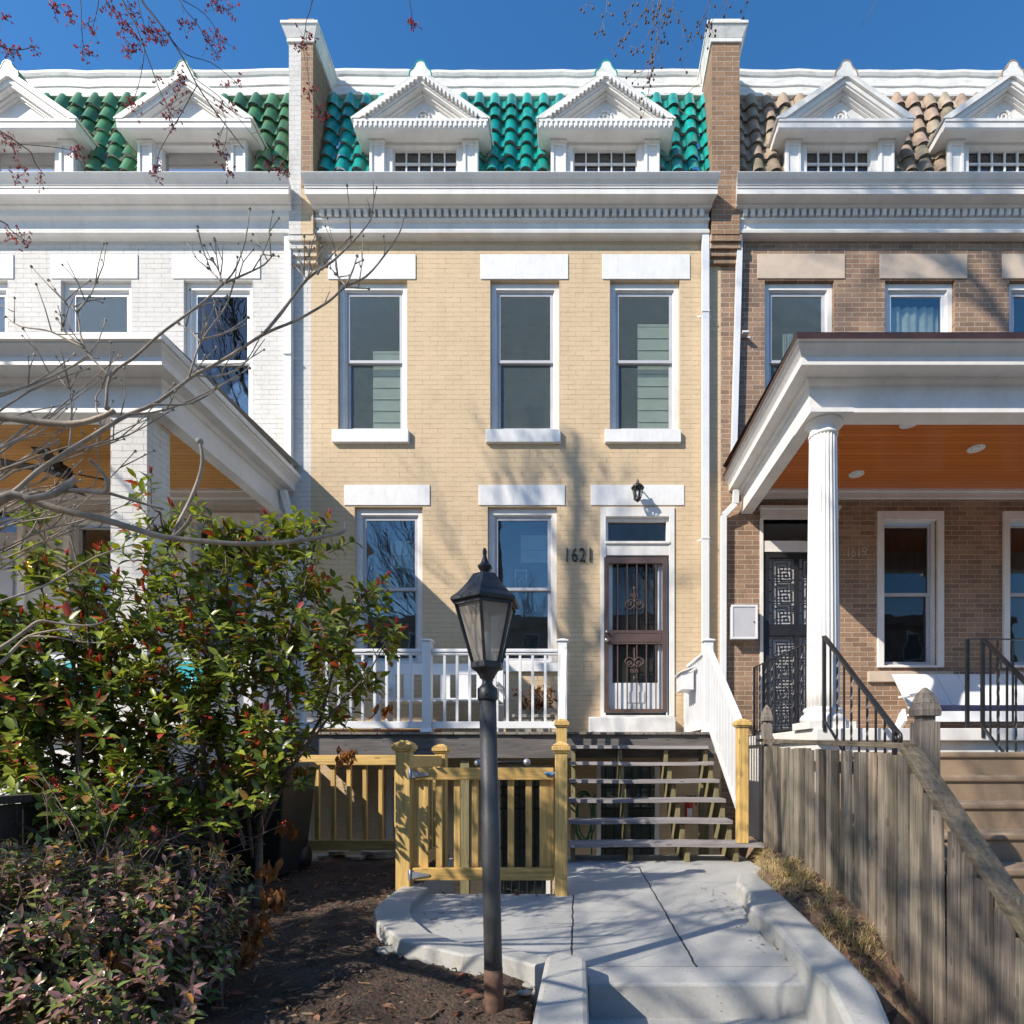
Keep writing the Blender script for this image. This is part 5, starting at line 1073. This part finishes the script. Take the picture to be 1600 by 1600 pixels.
# ================================================================== shrubs
def shrub(name,label,cat,base,blobs,n,leafL,leafW,nleaf,pal,redp,mat,seed,stems,tipred=True,deadpts=()):
    r=random.Random(seed); o=thing(name,base,label,cat); lf=MB(); stm=MB(); base=Vector(base)
    vol=[bl[3]*bl[4]*bl[5] for bl in blobs]; tot=sum(vol)
    limbs=[]
    for s_ in stems:
        s0=base+Vector(s_[0]); e=Vector(s_[1]); mid=s0.lerp(e,.5)+Vector((r.uniform(-.1,.1),r.uniform(-.1,.1),0)); pts=[s0,s0.lerp(mid,.5)+Vector((r.uniform(-.03,.03),0,0)),mid,mid.lerp(e,.5)+Vector((r.uniform(-.05,.05),r.uniform(-.05,.05),.0)),e]
        stm.tube(pts,[s_[2],s_[2]*.9,s_[2]*.75,s_[2]*.5,s_[2]*.3],7); limbs.append(pts)
    allp=[p for l in limbs for p in l[1:]]
    for i in range(n):
        q=r.uniform(0,tot); k=0
        while q>vol[k] and k<len(vol)-1: q-=vol[k]; k+=1
        c=blobs[k]; v=rv(r)*(r.uniform(.0,1)**.42); 
        w=1+.22*math.sin(7*v.x+3*k)*math.sin(6*v.z+k)
        p=Vector((c[0]+v.x*c[3]*w,c[1]+v.y*c[4]*w,c[2]+v.z*c[5]*w))
        if math.sin(p.x*9.1+seed)*math.sin(p.y*8.3)*math.sin(p.z*9.7+1)>.30 : continue
        src=min(allp,key=lambda a:(a-p).length+ .6*max(0,a.z-p.z)); L=(p-src).length
        dirn=((p-src).normalized()*.5+Vector((v.x*.5,v.y*.5,.7+.3*v.z))+rv(r)*.25).normalized()
        tl=r.uniform(.07,.2); s0=p-dirn*tl
        if r.random()<.30: m_=src.lerp(s0,.5)+Vector((0,0,-.06*L)); stm.tube([src,m_,s0],[.005,.0035,.0025],4,False)
        stm.tube([s0,p],[.0028,.0018],4,False)
        up=v.z>.25 and r.random()<redp
        for j in range(nleaf):
            a=j*2.4+r.uniform(-.3,.3); t=.15+.85*j/nleaf; lp_=s0.lerp(p,t)
            sd=dirn.orthogonal().normalized(); sd2=dirn.cross(sd); out=(sd*math.cos(a)+sd2*math.sin(a)); open_=.95-.45*t
            d_=(out*open_+dirn*.55+Vector((0,0,-.25+r.uniform(-.1,.15)))).normalized()
            nn=(dirn*.8+Vector((0,0,.7))-out*.3+rv(r)*.15).normalized()
            col=r.choices([x_[0] for x_ in pal],[x_[1] for x_ in pal])[0]; tt=r.uniform(.7,1.3); lf.tint=tuple(x_*tt for x_ in col)
            leafquad(lf,lp_,d_,nn,leafL*r.uniform(.7,1.15),leafW*r.uniform(.8,1.1),.35,r.uniform(.05,.3))
        if up and tipred:
            for j in range(6):
                lf.tint=(.46*r.uniform(.7,1.2),.055,.04); dd_=(dirn+rv(r)*.25+Vector((0,0,.5))).normalized(); leafquad(lf,p,dd_,rv(r),r.uniform(.04,.075),.014,.5,.1)
    so_=stm.build('stems',M['stembark'],o); lo=lf.build('leaves',mat,o)
    for (c,nn,L) in deadpts:
        dm=MB(); c=Vector(c)
        for j in range(nn):
            t=r.uniform(.6,1.3); dm.tint=(.34*t,.135*t,.035*t); q=c+Vector((r.uniform(-1,1)*L*.9,r.uniform(-1,1)*L*.5,r.uniform(-.6,.6)*L)); leafquad(dm,q,(Vector((0,0,-1))+rv(r)*.45).normalized(),rv(r),r.uniform(.05,.09),.03,.6,.4)
        dm.build('dead_leaf_cluster',M['leaf_dead'],o)
    return o
def W3(px,py,d): return P(px,py,d)
PAL=[((.15,.21,.035),5),((.25,.31,.04),5),((.34,.39,.055),3.2),((.08,.13,.035),3.2),((.34,.19,.06),1.2),((.45,.07,.05),.7)]
def bl(px,py,d,rx,ry,rz): x,y,z=P(px,py,d); return (x,y,z,rx,ry,rz)
b1=(-2.17,-4.25,-.02)
shrub('photinia_shrub','tall green shrub with red new tips, its crown reaching over the pine fence','shrub',b1,
  [bl(330,1060,3.75,.62,.45,.62),bl(450,1000,3.8,.50,.4,.55),bl(560,960,3.85,.22,.28,.42),bl(330,880,3.7,.42,.3,.42),bl(240,830,3.7,.16,.2,.42),bl(470,860,3.8,.38,.3,.30),bl(420,1160,3.75,.42,.35,.30),bl(540,1075,3.9,.26,.25,.25),bl(230,1160,3.7,.45,.4,.40),bl(600,1000,3.9,.18,.18,.14),bl(620,945,3.95,.16,.15,.16),bl(330,1250,3.6,.42,.3,.22),bl(200,1250,3.4,.4,.3,.24),bl(400,1220,3.7,.3,.3,.25)],
  880,.090,.042,8,PAL,.6,M['leaf'],21,
  [((.08,0,0),P(430,1210,4.0),.030),((.08,.02,.5),P(455,1000,3.85),.018),((-.15,.1,0),P(330,950,3.75),.022),((.0,-.1,0),P(300,1000,3.7),.018),((.05,.05,.4),P(560,930,3.85),.014),((0,0,.4),P(250,800,3.7),.014),((0,.1,.3),P(350,820,3.7),.013),((0,0,.6),P(500,820,3.8),.012),((.1,0,.7),P(610,990,3.9),.010)],
  deadpts=[(P(540,1175,3.7),26,.07),(P(450,1290,3.9),22,.08),(P(600,1105,3.8),16,.06),(P(470,1200,3.9),12,.06)])
shrub('photinia_shrub','broad green shrub with sparse red tips at the left edge of the photo','shrub',(-2.95,-4.6,-.02),
  [bl(60,1060,3.5,.52,.45,.50),bl(150,1140,3.5,.50,.40,.45),bl(90,920,3.5,.40,.3,.34),bl(-40,1040,3.4,.5,.4,.6),bl(190,1000,3.6,.42,.32,.42),bl(20,1190,3.4,.45,.35,.35),bl(60,830,3.5,.12,.15,.30),bl(80,1260,3.2,.5,.35,.22)],
  860,.092,.042,8,PAL,.35,M['leaf'],22,[((0,0,0),P(110,1000,3.5),.026),((.1,.1,0),P(180,980,3.6),.020),((-.2,0,0),P(20,980,3.4),.02),((0,0,.5),P(100,800,3.5),.012),((0,0,.3),P(60,880,3.5),.013)],deadpts=[(P(80,1210,3.3),8,.05)])
PALN=[((.14,.18,.07),4),((.30,.17,.14),4.6),((.17,.24,.06),3),((.36,.18,.165),3.4),((.30,.32,.08),1.6),((.45,.22,.05),.9)]
shrub('nandina_shrub','low bronze and green shrub with narrow leaflets filling the bottom left corner','shrub',(-1.75,-5.75,-.12),
  [bl(150,1420,2.25,.44,.34,.27),bl(60,1500,2.05,.44,.32,.27),bl(250,1450,2.3,.34,.3,.26),bl(-60,1440,2.1,.4,.4,.32),bl(180,1560,1.95,.30,.25,.2),bl(330,1480,2.45,.16,.2,.22),bl(300,1370,2.5,.24,.25,.16),bl(60,1350,2.5,.4,.3,.15)],
  1500,.052,.020,8,PALN,.0,M['leaf_n'],23,[((0,0,0),P(150,1400,2.25),.010),((.2,0,0),P(260,1400,2.3),.010),((-.2,-.1,0),P(60,1430,2.1),.010),((.3,.1,0),P(330,1370,2.5),.008),((-.3,.2,0),P(0,1350,2.4),.01),((.1,.1,0),P(200,1330,2.5),.008)],tipred=False,
  deadpts=[(P(430,1395,2.9),30,.06),(P(400,1440,2.6),34,.08),(P(385,1480,2.5),22,.06),(P(425,1350,3.0),16,.06),(P(175,1490,2.0),12,.03)])
shrub('unseen_shade_shrub','tall loose evergreen shrub, unseen, added beyond the left edge to dapple the path with shade','shrub',(-3.7,-6.6,-.1),  # out-of-view shrub added for the leaf shade it throws on the path
  [(-3.3,-6.3,2.5,.6,.4,.45),(-3.9,-6.6,2.3,.5,.4,.5),(-3.1,-6.1,3.05,.5,.4,.4)],
  620,.08,.036,7,PAL,.3,M['leaf'],29,[((0,0,0),(-3.5,-6.4,2.2),.03),((0,.1,0),(-3.3,-6.3,2.7),.02),((-.2,0,0),(-4.1,-6.7,2.4),.025)])
# thin berry bush behind the nandina
o=thing('berry_bush',(-2.4,-5.0,-.05),'thin twiggy bush with small red berries between the two dense shrubs','bush'); b=MB(); q=MB(); rb_=random.Random(31)
for i in range(36):
    s0=Vector((-2.4+rb_.uniform(-.3,.3),-5.1+rb_.uniform(-.2,.3),0)); e=Vector(P(rb_.uniform(-30,420),rb_.uniform(1190,1330),rb_.uniform(2.7,3.2))); m_=s0.lerp(e,.55)+Vector((0,0,.12)); b.tube([s0,m_,e],[.004,.003,.0015],4)
    for k in range(3):
        t=rb_.uniform(.6,1); p=m_.lerp(e,t); e2=p+rv(rb_)*.09; b.tube([p,e2],[.0016,.001],4)
        if rb_.random()<.45:
            for j in range(3): q.ball(e2+rv(rb_)*.012,.0055,6)
b.mi=1; b.add(q.v,q.f,True); b.build('stems',[M['stembark'],M['berry']],o)
# ================================================================== trees
def traced(b,pts,d0,d1,r0,r1,n=6,store=None,jit=0):
    m=len(pts); P3=[Vector(P(px,py,d0+(d1-d0)*i/(m-1))) for i,(px,py) in enumerate(pts)]
    out=[]  # Catmull-Rom
    for i in range(m-1):
        a=P3[max(i-1,0)]; b_=P3[i]; c=P3[i+1]; d=P3[min(i+2,m-1)]
        for k in range(3):
            t=k/3; out.append(.5*((2*b_)+(c-a)*t+(2*a-5*b_+4*c-d)*t*t+(3*b_-a-3*c+d)*t**3))
    out.append(P3[-1]); L=len(out)
    rad=[(r0+(r1-r0)*i/(L-1))*(1+ (.12 if i%3==0 else 0)) for i in range(L)]
    b.tube(out,rad,n)
    if store is not None: store.append(out)
    return out
dg=thing('dogwood_tree',P(-560,1300,1.9),'bare dogwood branches with round buds reaching in from the left over the white house','tree')
b=MB(); bd=MB(); st1=[]
traced(b,[(-260,940),(-120,880),(0,780)][::1]+[(44,780),(84,794),(162,812),(236,834),(270,841),(321,846),(388,850),(456,846),(506,839),(537,831),(540,817)],1.05,1.25,.0085,.0028,8)
t_=traced(b,[(270,841),(280,817),(304,767),(316,723),(312,690)],1.16,1.2,.0042,.0030,8); bd.ball(t_[-1],.0075,10,1.0)
traced(b,[(270,841),(290,821),(299,804)],1.16,1.16,.0038,.002,6)
traced(b,[(40,780),(78,774),(101,763),(118,748)],1.08,1.1,.006,.005,8); traced(b,[(96,766),(135,767),(165,769),(167,750),(152,730),(140,718)],1.1,1.05,.0045,.0028,7); traced(b,[(165,769),(209,782),(256,796)],1.1,1.15,.0032,.002,6)
traced(b,[(-200,690),(-80,655),(0,652),(34,656),(78,661),(118,662),(152,654),(179,642)],.80,.80,.0062,.0028,8)
C1=[(-300,980),(-120,870),(8,780),(60,736),(108,704),(160,672),(200,648),(240,632),(280,604),(304,586),(360,556),(412,522),(464,500),(512,472),(540,448),(572,432),(600,400),(624,364),(631,340)]
traced(b,C1,1.55,1.9,.0068,.0018,8,st1)
TW=[[(412,522),(440,488),(480,436),(520,408),(560,368),(578,345),(582,332)],[(480,436),(472,428),(458,412)],[(482,434),(484,410),(484,392)],[(496,428),(510,406)],[(540,446),(524,428)],[(542,444),(552,420),(558,400)],[(540,448),(560,450),(576,451)],
 [(166,640),(172,588),(208,560),(248,524),(280,500),(320,470),(348,444),(368,420),(384,372),(390,326)],[(352,442),(384,428),(412,414),(427,398)],[(348,444),(342,424),(332,404)],[(346,440),(334,428),(325,419)],
 [(172,588),(132,544),(120,488),(100,472),(76,438)],[(120,488),(140,462),(151,440)],[(132,544),(96,526),(72,516),(32,510),(9,495)],[(128,538),(104,520),(89,498)],
 [(296,588),(314,534),(352,480),(365,440)],[(314,534),(296,516),(280,506)],[(318,530),(352,520),(388,496)],[(304,586),(340,588),(380,570),(410,520)],
 [(200,648),(260,640),(330,610),(390,575)],[(240,632),(300,630),(350,600),(372,590)],[(60,736),(130,700),(200,680),(270,640)],[(0,735),(100,700),(180,690),(273,600)],[(108,704),(112,650),(108,595)],[(160,672),(150,620),(180,590)]]
for k,tw in enumerate(TW): 
    o_=traced(b,tw,1.62+.012*(k%9),1.8+.012*(k%7),.0042 if len(tw)>5 else .0030,.0014,6,st1); bd.ball(o_[-1],.0052,8,.9)
rd=random.Random(41)
def twigs(st,n,Lr,b,bd,rd,upb=.6,budr=.0042,rr0=.0020,region=None,away=None):
    for i in range(n):
        l=rd.choice(st); k=rd.randrange(2,len(l)-1)
        p=l[k]; 
        if region and not region(p): continue
        d_=(l[k+1 if k+1<len(l) else k]-l[k-1]).normalized(); L=rd.uniform(*Lr); v=(d_*.6+rv(rd)*.7+Vector((0,0,upb))).normalized(); q=p+v*L*.5; e=q+(v+rv(rd)*.3+Vector((0,0,.4*upb))).normalized()*L*.5
        b.tube([p,q,e],[rr0,rr0*.75,rr0*.55],5); 
        if rd.random()<.7: bd.ball(e,budr,6,1.0)
        if rd.random()<.6: e2=q+(v+rv(rd)*.8).normalized()*L*.35; b.tube([q,e2],[rr0*.7,rr0*.5],5); bd.ball(e2,budr*.8,6)
twigs(st1,80,(.05,.17),b,bd,rd)
for i in range(24):   # dense lower-left twigs
    y0=rd.uniform(600,900); tw=[(-60,y0+rd.uniform(20,90)),(rd.uniform(0,60),y0),(rd.uniform(70,150),y0-rd.uniform(10,60)),(rd.uniform(150,280),y0-rd.uniform(50,120))]
    if rd.random()<.5: tw=tw[:3]
    o_=traced(b,tw,1.5+rd.uniform(0,.4),1.7+rd.uniform(0,.3),.0034,.0012,5,st1); bd.ball(o_[-1],.0045,6)
twigs(st1[-24:],50,(.05,.14),b,bd,rd)
traced(b,[(-80,1060),(0,1013),(34,990),(60,971),(85,973),(117,977),(149,976),(175,965)],1.3,1.4,.0045,.0018,6); traced(b,[(-60,1070),(0,1036),(21,1015),(45,994),(85,985),(104,985),(108,978)],1.3,1.4,.004,.0016,6)
traced(b,[(45,994),(90,996),(125,1003),(170,1005)],1.35,1.4,.0025,.0012,5); traced(b,[(110,990),(125,1003),(129,994)],1.38,1.38,.0018,.0012,5); traced(b,[(0,940),(70,915),(150,870),(210,850)],1.4,1.6,.003,.0015,5)
# trunk off to the left
base=Vector(P(-560,1300,1.9)); base.z=-.3; hub=Vector(P(-420,1000,1.75)); dg.location=base; dg['_o']=tuple(base)
b.tube([base,base.lerp(hub,.5)+Vector((.05,0,0)),hub],[.07,.055,.045],10)
for tgt,r_ in((P(-260,940,1.05),.012),(P(-200,690,.8),.010),(P(-300,980,1.55),.018),(P(-80,1060,1.3),.008),(P(-60,800,1.6),.012),(P(-60,700,1.6),.010),(P(-60,900,1.6),.010)):
    t3=Vector(tgt); b.tube([hub,hub.lerp(t3,.5)+Vector((0,0,.05)),t3],[r_*1.8,r_*1.3,r_],7)
b.mi=1; b.add(bd.v,bd.f,True); b.build('branches',[M['dogbark'],M['bud']],dg)
# red maple twigs, top left
mp=thing('red_maple_tree',(-4.5,-16.5,-.78),'maple with fine dark twigs and red blossom clusters hanging into the top left sky','tree')
b=MB(); fl=MB(); st2=[]
HM=[([(180,-120),(205,-40),(221,0),(238,22),(265,58),(288,95),(308,133),(333,170),(360,205),(381,233)],.0042,.0013),([(150,-120),(191,0),(210,35),(226,78),(238,110),(250,142),(263,170),(270,195)],.0026,.001),([(226,78),(222,108),(215,138),(205,165)],.0012,.0008),([(120,-100),(126,0),(128,50),(131,75)],.0014,.0009),([(160,-100),(154,0),(150,22),(144,48)],.0014,.0009),([(240,-100),(280,0),(305,33),(325,65),(338,83)],.0016,.001),([(285,0),(320,22),(345,58)],.0012,.0008),([(-120,150),(0,205),(30,225),(48,238),(55,255),(70,275)],.0026,.001),([(30,225),(100,232),(118,240)],.0010,.0008),([(-120,300),(0,345),(15,358),(45,380)],.0024,.001),([(308,133),(280,183),(250,235),(245,262)],.0013,.0008),([(265,58),(290,85),(330,98),(365,125)],.0013,.0009),([(300,120),(335,145),(365,175),(450,280)],.0012,.0007),([(300,-80),(335,5),(345,10)],.0012,.0009),([(630,-80),(640,0),(646,40)],.0013,.0009),([(494,-90),(488,0),(478,35),(479,60)],.0016,.0009),([(478,40),(474,70),(476,90)],.001,.0007),([(200,-100),(215,0),(235,60),(262,62)],.0014,.0008),([(-100,30),(0,72),(30,78),(55,72)],.0020,.001),([(180,200),(210,235),(245,262)],.0008,.0006),([(345,160),(355,205),(347,240)],.0009,.0006),([(479,60),(483,130),(500,175)],.0009,.0006)]
for pts,r0,r1 in HM: traced(b,pts,2.45,2.55,r0*1.25,r1*1.25,5,st2)
rm=random.Random(51)
def blossom(px,py,s=1.0):
    c=Vector(P(px,py,2.5)); 
    for i in range(int(11*s)):
        v=c+Vector((rm.gauss(0,.017)*s,rm.gauss(0,.01),rm.gauss(0,.016)*s)); t=rm.uniform(.5,1.3); fl.tint=(.36*t,.045*t,.075*t); b.tube([c+(v-c)*.1,v],[.0007,.0005],3,False)
        for j in range(4): leafquad(fl,v,rv(rm),rv(rm),.009,.006,.4,.2)
for c in[(88,8),(84,14),(110,20),(112,32),(6,28),(2,72),(14,78),(24,84),(52,76),(128,74),(134,84),(137,40),(146,50),(165,5),(178,18),(186,24),(204,10),(208,22),(190,45),(198,40),(210,58),(216,68),(232,44),(226,52),(240,58),(252,56),(256,64),(200,78),(206,84),(286,36),(298,42),(326,62),(336,56),(346,64),(340,84),(334,4),(343,12),(356,18),(646,40),(642,34),(203,162),(210,170),(245,125),(282,122),(276,150),(270,172),(262,184),(268,196),(284,130),(10,218),(20,228),(115,238),(125,242),(65,280),(30,260),(26,278),(243,262),(240,272),(340,225),(347,240),(352,262),(358,268),(436,262),(444,272),(420,255),(476,60),(470,75),(482,58),(483,142),(498,172),(505,182),(15,365),(26,372),(38,378),(355,130),(372,128),(362,170),(345,165)]: blossom(*c,s=rm.uniform(.7,1.3))
twigs(st2,30,(.03,.09),b,MB(),rm,-.2,.001,.0009)
# ------------------ generic bare tree
def grow(b,p,d,L,r,lev,rg,store,minr=.006,sides=6):
    n=5; pts=[p.copy()]; rad=[r]; cur=p.copy(); dd=d.copy()
    for i in range(n):
        dd=(dd+rv(rg)*.16+Vector((0,0,.05))).normalized(); cur=cur+dd*L/n; pts.append(cur.copy()); rad.append(r*(1-.38*(i+1)/n))
    b.tube(pts,rad,max(3,sides),False)
    if lev<=0: store.append(pts); return
    nb=3 if lev>2 else 4
    for k in range(nb):
        i=rg.randrange(2,n+1) if k else n; q=pts[i]; ax=rv(rg); nd=(dd+ax*(.55 if k else .3)+Vector((0,0,.12))).normalized()
        rr_=rad[i]*(.72 if k==0 else rg.uniform(.42,.62))
        if rr_<minr: rr_=minr
        grow(b,q,nd,L*rg.uniform(.62,.86),rr_,lev-1,rg,store,minr,sides-1)
rg2=random.Random(77); base=Vector((-4.5,-16.5,-.78)); fork=base+Vector((.3,.2,3.6))
tb=MB(); tb.tube([base,base+Vector((.1,0,1.5)),fork],[.26,.21,.17],10,False); sto=[]
for k in range(5):
    a=k*1.26+.4; grow(tb,fork,Vector((math.cos(a)*.5,math.sin(a)*.5,1)).normalized(),2.6,.10,4,rg2,sto)
# limbs that carry the hanging twigs
for tgt,r_ in((P(180,-120,2.45),.012),(P(150,-120,2.45),.010),(P(-120,150,2.45),.008),(P(240,-100,2.45),.007),(P(494,-90,2.45),.006),(P(630,-80,2.45),.005),(P(-100,30,2.45),.006),(P(-120,300,2.45),.007),(P(120,-100,2.45),.005),(P(160,-100,2.45),.005),(P(300,-80,2.45),.005),(P(200,-100,2.45),.005)):
    t3=Vector(tgt); h0=Vector((-4.2,-7.6,5.6)); tb.tube([h0,h0.lerp(t3,.5)+Vector((0,0,.25)),t3],[.02,r_*1.2,r_*.5],6,False)
tb.tube([fork,Vector((-4.6,-12,4.9)),Vector((-4.2,-7.6,5.6))],[.10,.06,.022],8,False)
for (p_,d_,L_,r_) in (((-4.6,-12,4.9),(-.6,.8,.2),1.7,.035),((-4.5,-10.8,5.1),(-1,.5,.1),1.6,.03),((-4.4,-9.8,5.25),(-.6,-.2,-.1),1.3,.028),((-4.4,-9.4,5.3),(-.9,.6,-.3),1.4,.028),((-4.3,-8.6,5.45),(-.9,-.2,-.5),1.3,.025),((-4.6,-11.6,4.95),(-.9,.3,.5),1.8,.035)): grow(tb,Vector(p_),Vector(d_).normalized(),L_,r_,3,rg2,sto,.005,6)  # low unseen branches added so their shadows dapple the path
tb.build('trunk',M['bark'],mp); b.build('twigs',M['maplebark'],mp); fl.build('blossoms',M['flower'],mp)
# pod tree, top right
pt2=thing('seed_pod_tree',(4.5,-14,-.78),'tree with thin hanging twigs and small brown seed pods in the top centre sky','tree')
b=MB(); pd=MB(); st3=[]
HP=[[(1035,-120),(1029,0),(1024,30),(1028,60),(1029,104)],[(1037,-120),(1033,0),(1030,40),(1022,90),(1015,130)],[(955,-100),(949,0),(942,36),(930,68)],[(1000,-80),(991,0),(980,20)],[(1024,-40),(1010,10),(1000,26),(980,52),(966,70),(954,80)],[(1045,-90),(1051,0),(1054,16),(1066,34),(1067,66)],[(1104,-90),(1108,0),(1108,36)],[(1106,10),(1100,26),(1086,56),(1064,100)],[(1130,-90),(1135,0),(1134,18)],[(1134,0),(1114,30),(1107,45)],[(1028,60),(1018,85),(1005,110),(988,115)],[(1025,20),(1015,50),(1000,75),(984,72)],[(1028,70),(1018,110),(1012,150),(1005,180)],[(1040,-10),(1040,20),(1035,45)],[(1014,-80),(1020,0),(1016,20)],[(900,-60),(920,0),(914,8)],[(1180,-60),(1168,0),(1162,14)],[(1385,-60),(1370,0),(1345,40)],[(1096,130),(1095,100),(1105,60),(1108,36)],[(1100,190),(1060,170),(1080,140),(1096,130)]]
for pts in HP: traced(b,pts,3.0,3.05,.0022 if len(pts)>4 else .0016,.0009,5,st3)
for l in st3[:17]:
    for k in range(3,len(l)):
        if rm.random()<.75:
            p=l[k]; e=p+Vector((rm.uniform(-.035,.035),rm.uniform(-.02,.02),-rm.uniform(.01,.04))); b.tube([p,e],[.0008,.0006],4); pd.ball(e,.006,6,1.25)
twigs(st3[:16],40,(.04,.1),b,pd,rm,-.7,.0055,.0009)
base=Vector((4.5,-14,-.78)); fork=base+Vector((0,.2,4.2)); tb=MB(); tb.tube([base,base+Vector((.1,0,2)),fork],[.24,.2,.16],10,False); sto=[]
for k in range(5):
    a=k*1.26+.2; grow(tb,fork,Vector((math.cos(a)*.5,math.sin(a)*.5,1)).normalized(),2.2,.09,4,rg2,sto)
h0=Vector((1.6,-7.4,6.2)); tb.tube([fork,Vector((3.2,-10.5,5.4)),h0],[.08,.05,.018],8,False)
for q in((1035,-120),(1037,-120),(955,-100),(1000,-80),(1045,-90),(1104,-90),(1130,-90),(1014,-80),(1180,-60),(900,-60),(1385,-60)):
    t3=Vector(P(*q,3.0)); tb.tube([h0,h0.lerp(t3,.5)+Vector((0,0,.15)),t3],[.012,.005,.0022],5,False)
tb.build('trunk',M['bark'],pt2); b.mi=1; b.add(pd.v,pd.f,True); b.build('twigs',[M['palebark'],M['pod']],pt2)['kind']='stuff'
# big bare street tree whose shadow falls on the facades
def streettree(loc,h,seed,lab,lev=5,r0=.30,L0=3.4,nf=4):
    rg3=random.Random(seed); o=thing('bare_street_tree',loc,lab,'tree','bare street trees behind the viewer'); base=Vector(loc); fork=base+Vector((0,0,h)); b=MB(); b.tube([base,base+Vector((.1,.05,h*.5)),fork],[r0,r0*.85,r0*.7],12,False); sto=[]
    for k in range(nf):
        a=k*6.28/nf+seed; grow(b,fork,Vector((math.cos(a)*.38,math.sin(a)*.38,1)).normalized(),L0,r0*.42,lev,rg3,sto,.009,8)
    b.build('trunk',M['bark'],o); return o

def limbtree(loc,lab,seed,trunk,branches,lev=3):
    rg3=random.Random(seed); o=thing('bare_street_tree',loc,lab,'tree','bare trees beyond the left edge of the view'); b=MB(); pts=[Vector(p) for p in trunk]; n=len(pts)
    b.tube(pts,[.19*(1-.80*i/(n-1)) for i in range(n)],10,False); sto=[]
    for (k,dx,dy,dz,L,r_) in branches: grow(b,pts[k],Vector((dx,dy,dz)).normalized(),L,r_*1.5,lev,rg3,sto,.012 if lev>3 else .008,6)
    b.build('trunk',M['bark'],o); return o
limbtree((-8.1,-6.1,-.4),'slender bare tree in the left yard, throwing its shadow on the yellow wall',5,
  [(-8.1,-6.1,-.4),(-8.05,-6.05,3),(-8.0,-6.0,6.5),(-8.0,-6.0,8.4),(-7.95,-6.0,9.6),(-8.0,-6.0,10.8),(-7.95,-6.0,11.8),(-7.98,-6,12.8)],
  [(3,-.5,0,1,1.3,.040),(3,.4,.1,1,1.1,.03),(4,-.7,0,1,1.2,.038),(4,.55,0,1,1.0,.03),(5,-.5,0,.9,.8,.025),(5,.6,0,.9,.7,.02),(6,-.3,0,1,.4,.012),(2,-.6,.2,.8,1.4,.035),(2,.7,0,.9,1.2,.03)],3)
o=thing('bare_street_tree',(-2.5,-12,-.78),'tall arching bare tree behind the viewer whose limbs shade the brown house wall','tree','bare trees beyond the left edge of the view')
b=MB(); rg4=random.Random(4); b.tube([(-2.5,-12,-.78),(-2.55,-12,2.5),(-2.6,-12,5),(-2.8,-11.7,9),(-3.2,-11,12.5)],[.26,.23,.21,.18,.13],12,False); sto=[]
SV=Vector((1.33,1,-1.22))
def src(px,py,t): return Vector((X(px),0,Z(py)))-SV*t
root_=src(1640,620,8.6); b.tube([(-3.2,-11,12.5),(-3.9,-9.9,14.2),root_],[.12,.09,.075],9,False)
for pts,r0,r1 in (([(1640,620),(1600,545),(1560,490),(1530,445),(1480,400),(1430,365),(1380,300)],.070,.025),([(1530,445),(1460,405),(1400,375),(1340,350),(1300,300)],.045,.014),([(1600,545),(1590,470),(1560,410),(1540,330),(1530,240)],.055,.018),([(1560,490),(1500,460),(1440,440),(1380,430)],.035,.010),([(1640,620),(1650,480),(1600,400),(1590,330)],.05,.02),([(1480,400),(1440,300),(1430,200)],.03,.012),([(1400,375),(1370,430),(1320,470),(1290,500)],.022,.008)):
    p3=[src(px,py,8.5-.15*i) for i,(px,py) in enumerate(pts)]; n=len(p3); b.tube(p3,[1.35*(r0+(r1-r0)*i/(n-1)) for i in range(n)],8,False)
    for i in range(1,n):
        for k in range(2): grow(b,p3[i],(p3[i]-p3[i-1]).normalized()*.8+rv(rg4)*.6,.8,r1*.9,1,rg4,sto,.008,5)
for (p_,d_,L,r_) in (((-2.6,-12,5),(-.9,.9,.5),2.2,.07),((-2.6,-12,4.2),(-.7,1,.35),2.2,.06),((-2.7,-11.9,7),(-1,.6,.5),2.2,.06),((-2.6,-12,5.6),(-.5,1,.7),2.0,.05)): grow(b,Vector(p_),Vector(d_).normalized(),L,r_,4,rg4,sto,.010,7)
b.build('trunk',M['bark'],o)
ro=thing('row_house',(0,-31,-.8),'dark brick terrace across the street, seen only as a reflection in the panes','house','row houses')
hh_=[(x,x+1.1,z,z+1.9) for x in [-27+2.6*k for k in range(21)] for z in (1.0,4.4,7.6)]
b=wall_mesh(-30,30,-.8,10.4,[],0); b.v=[(x,-31+y,z) for x,y,z in b.v]; b.box(-30,30,-40,-31.0-.02,-.8,10.4); b.box(-30,30,-31.05,-30.6,10.0,10.6); b.build('wall',M['brick_tan'],ro)
w0=None
for (a,c,e,f) in hh_:
    if w0 is None:
        q=MB(); frame(q,a,c,e,f,.1,-30.97,-30.9); w0=q.build('window',M['white'],ro); q=MB(); q.box(a+.1,c-.1,-30.98,-30.96,e+.1,f-.1); p0_=q.build('glass_pane',M['black_plastic'],w0); a0_,e0_=a,e
    else:
        w1=dup(w0,(a-a0_,0,e-e0_),ro); c1=p0_.copy(); C.objects.link(c1); c1.parent=w1
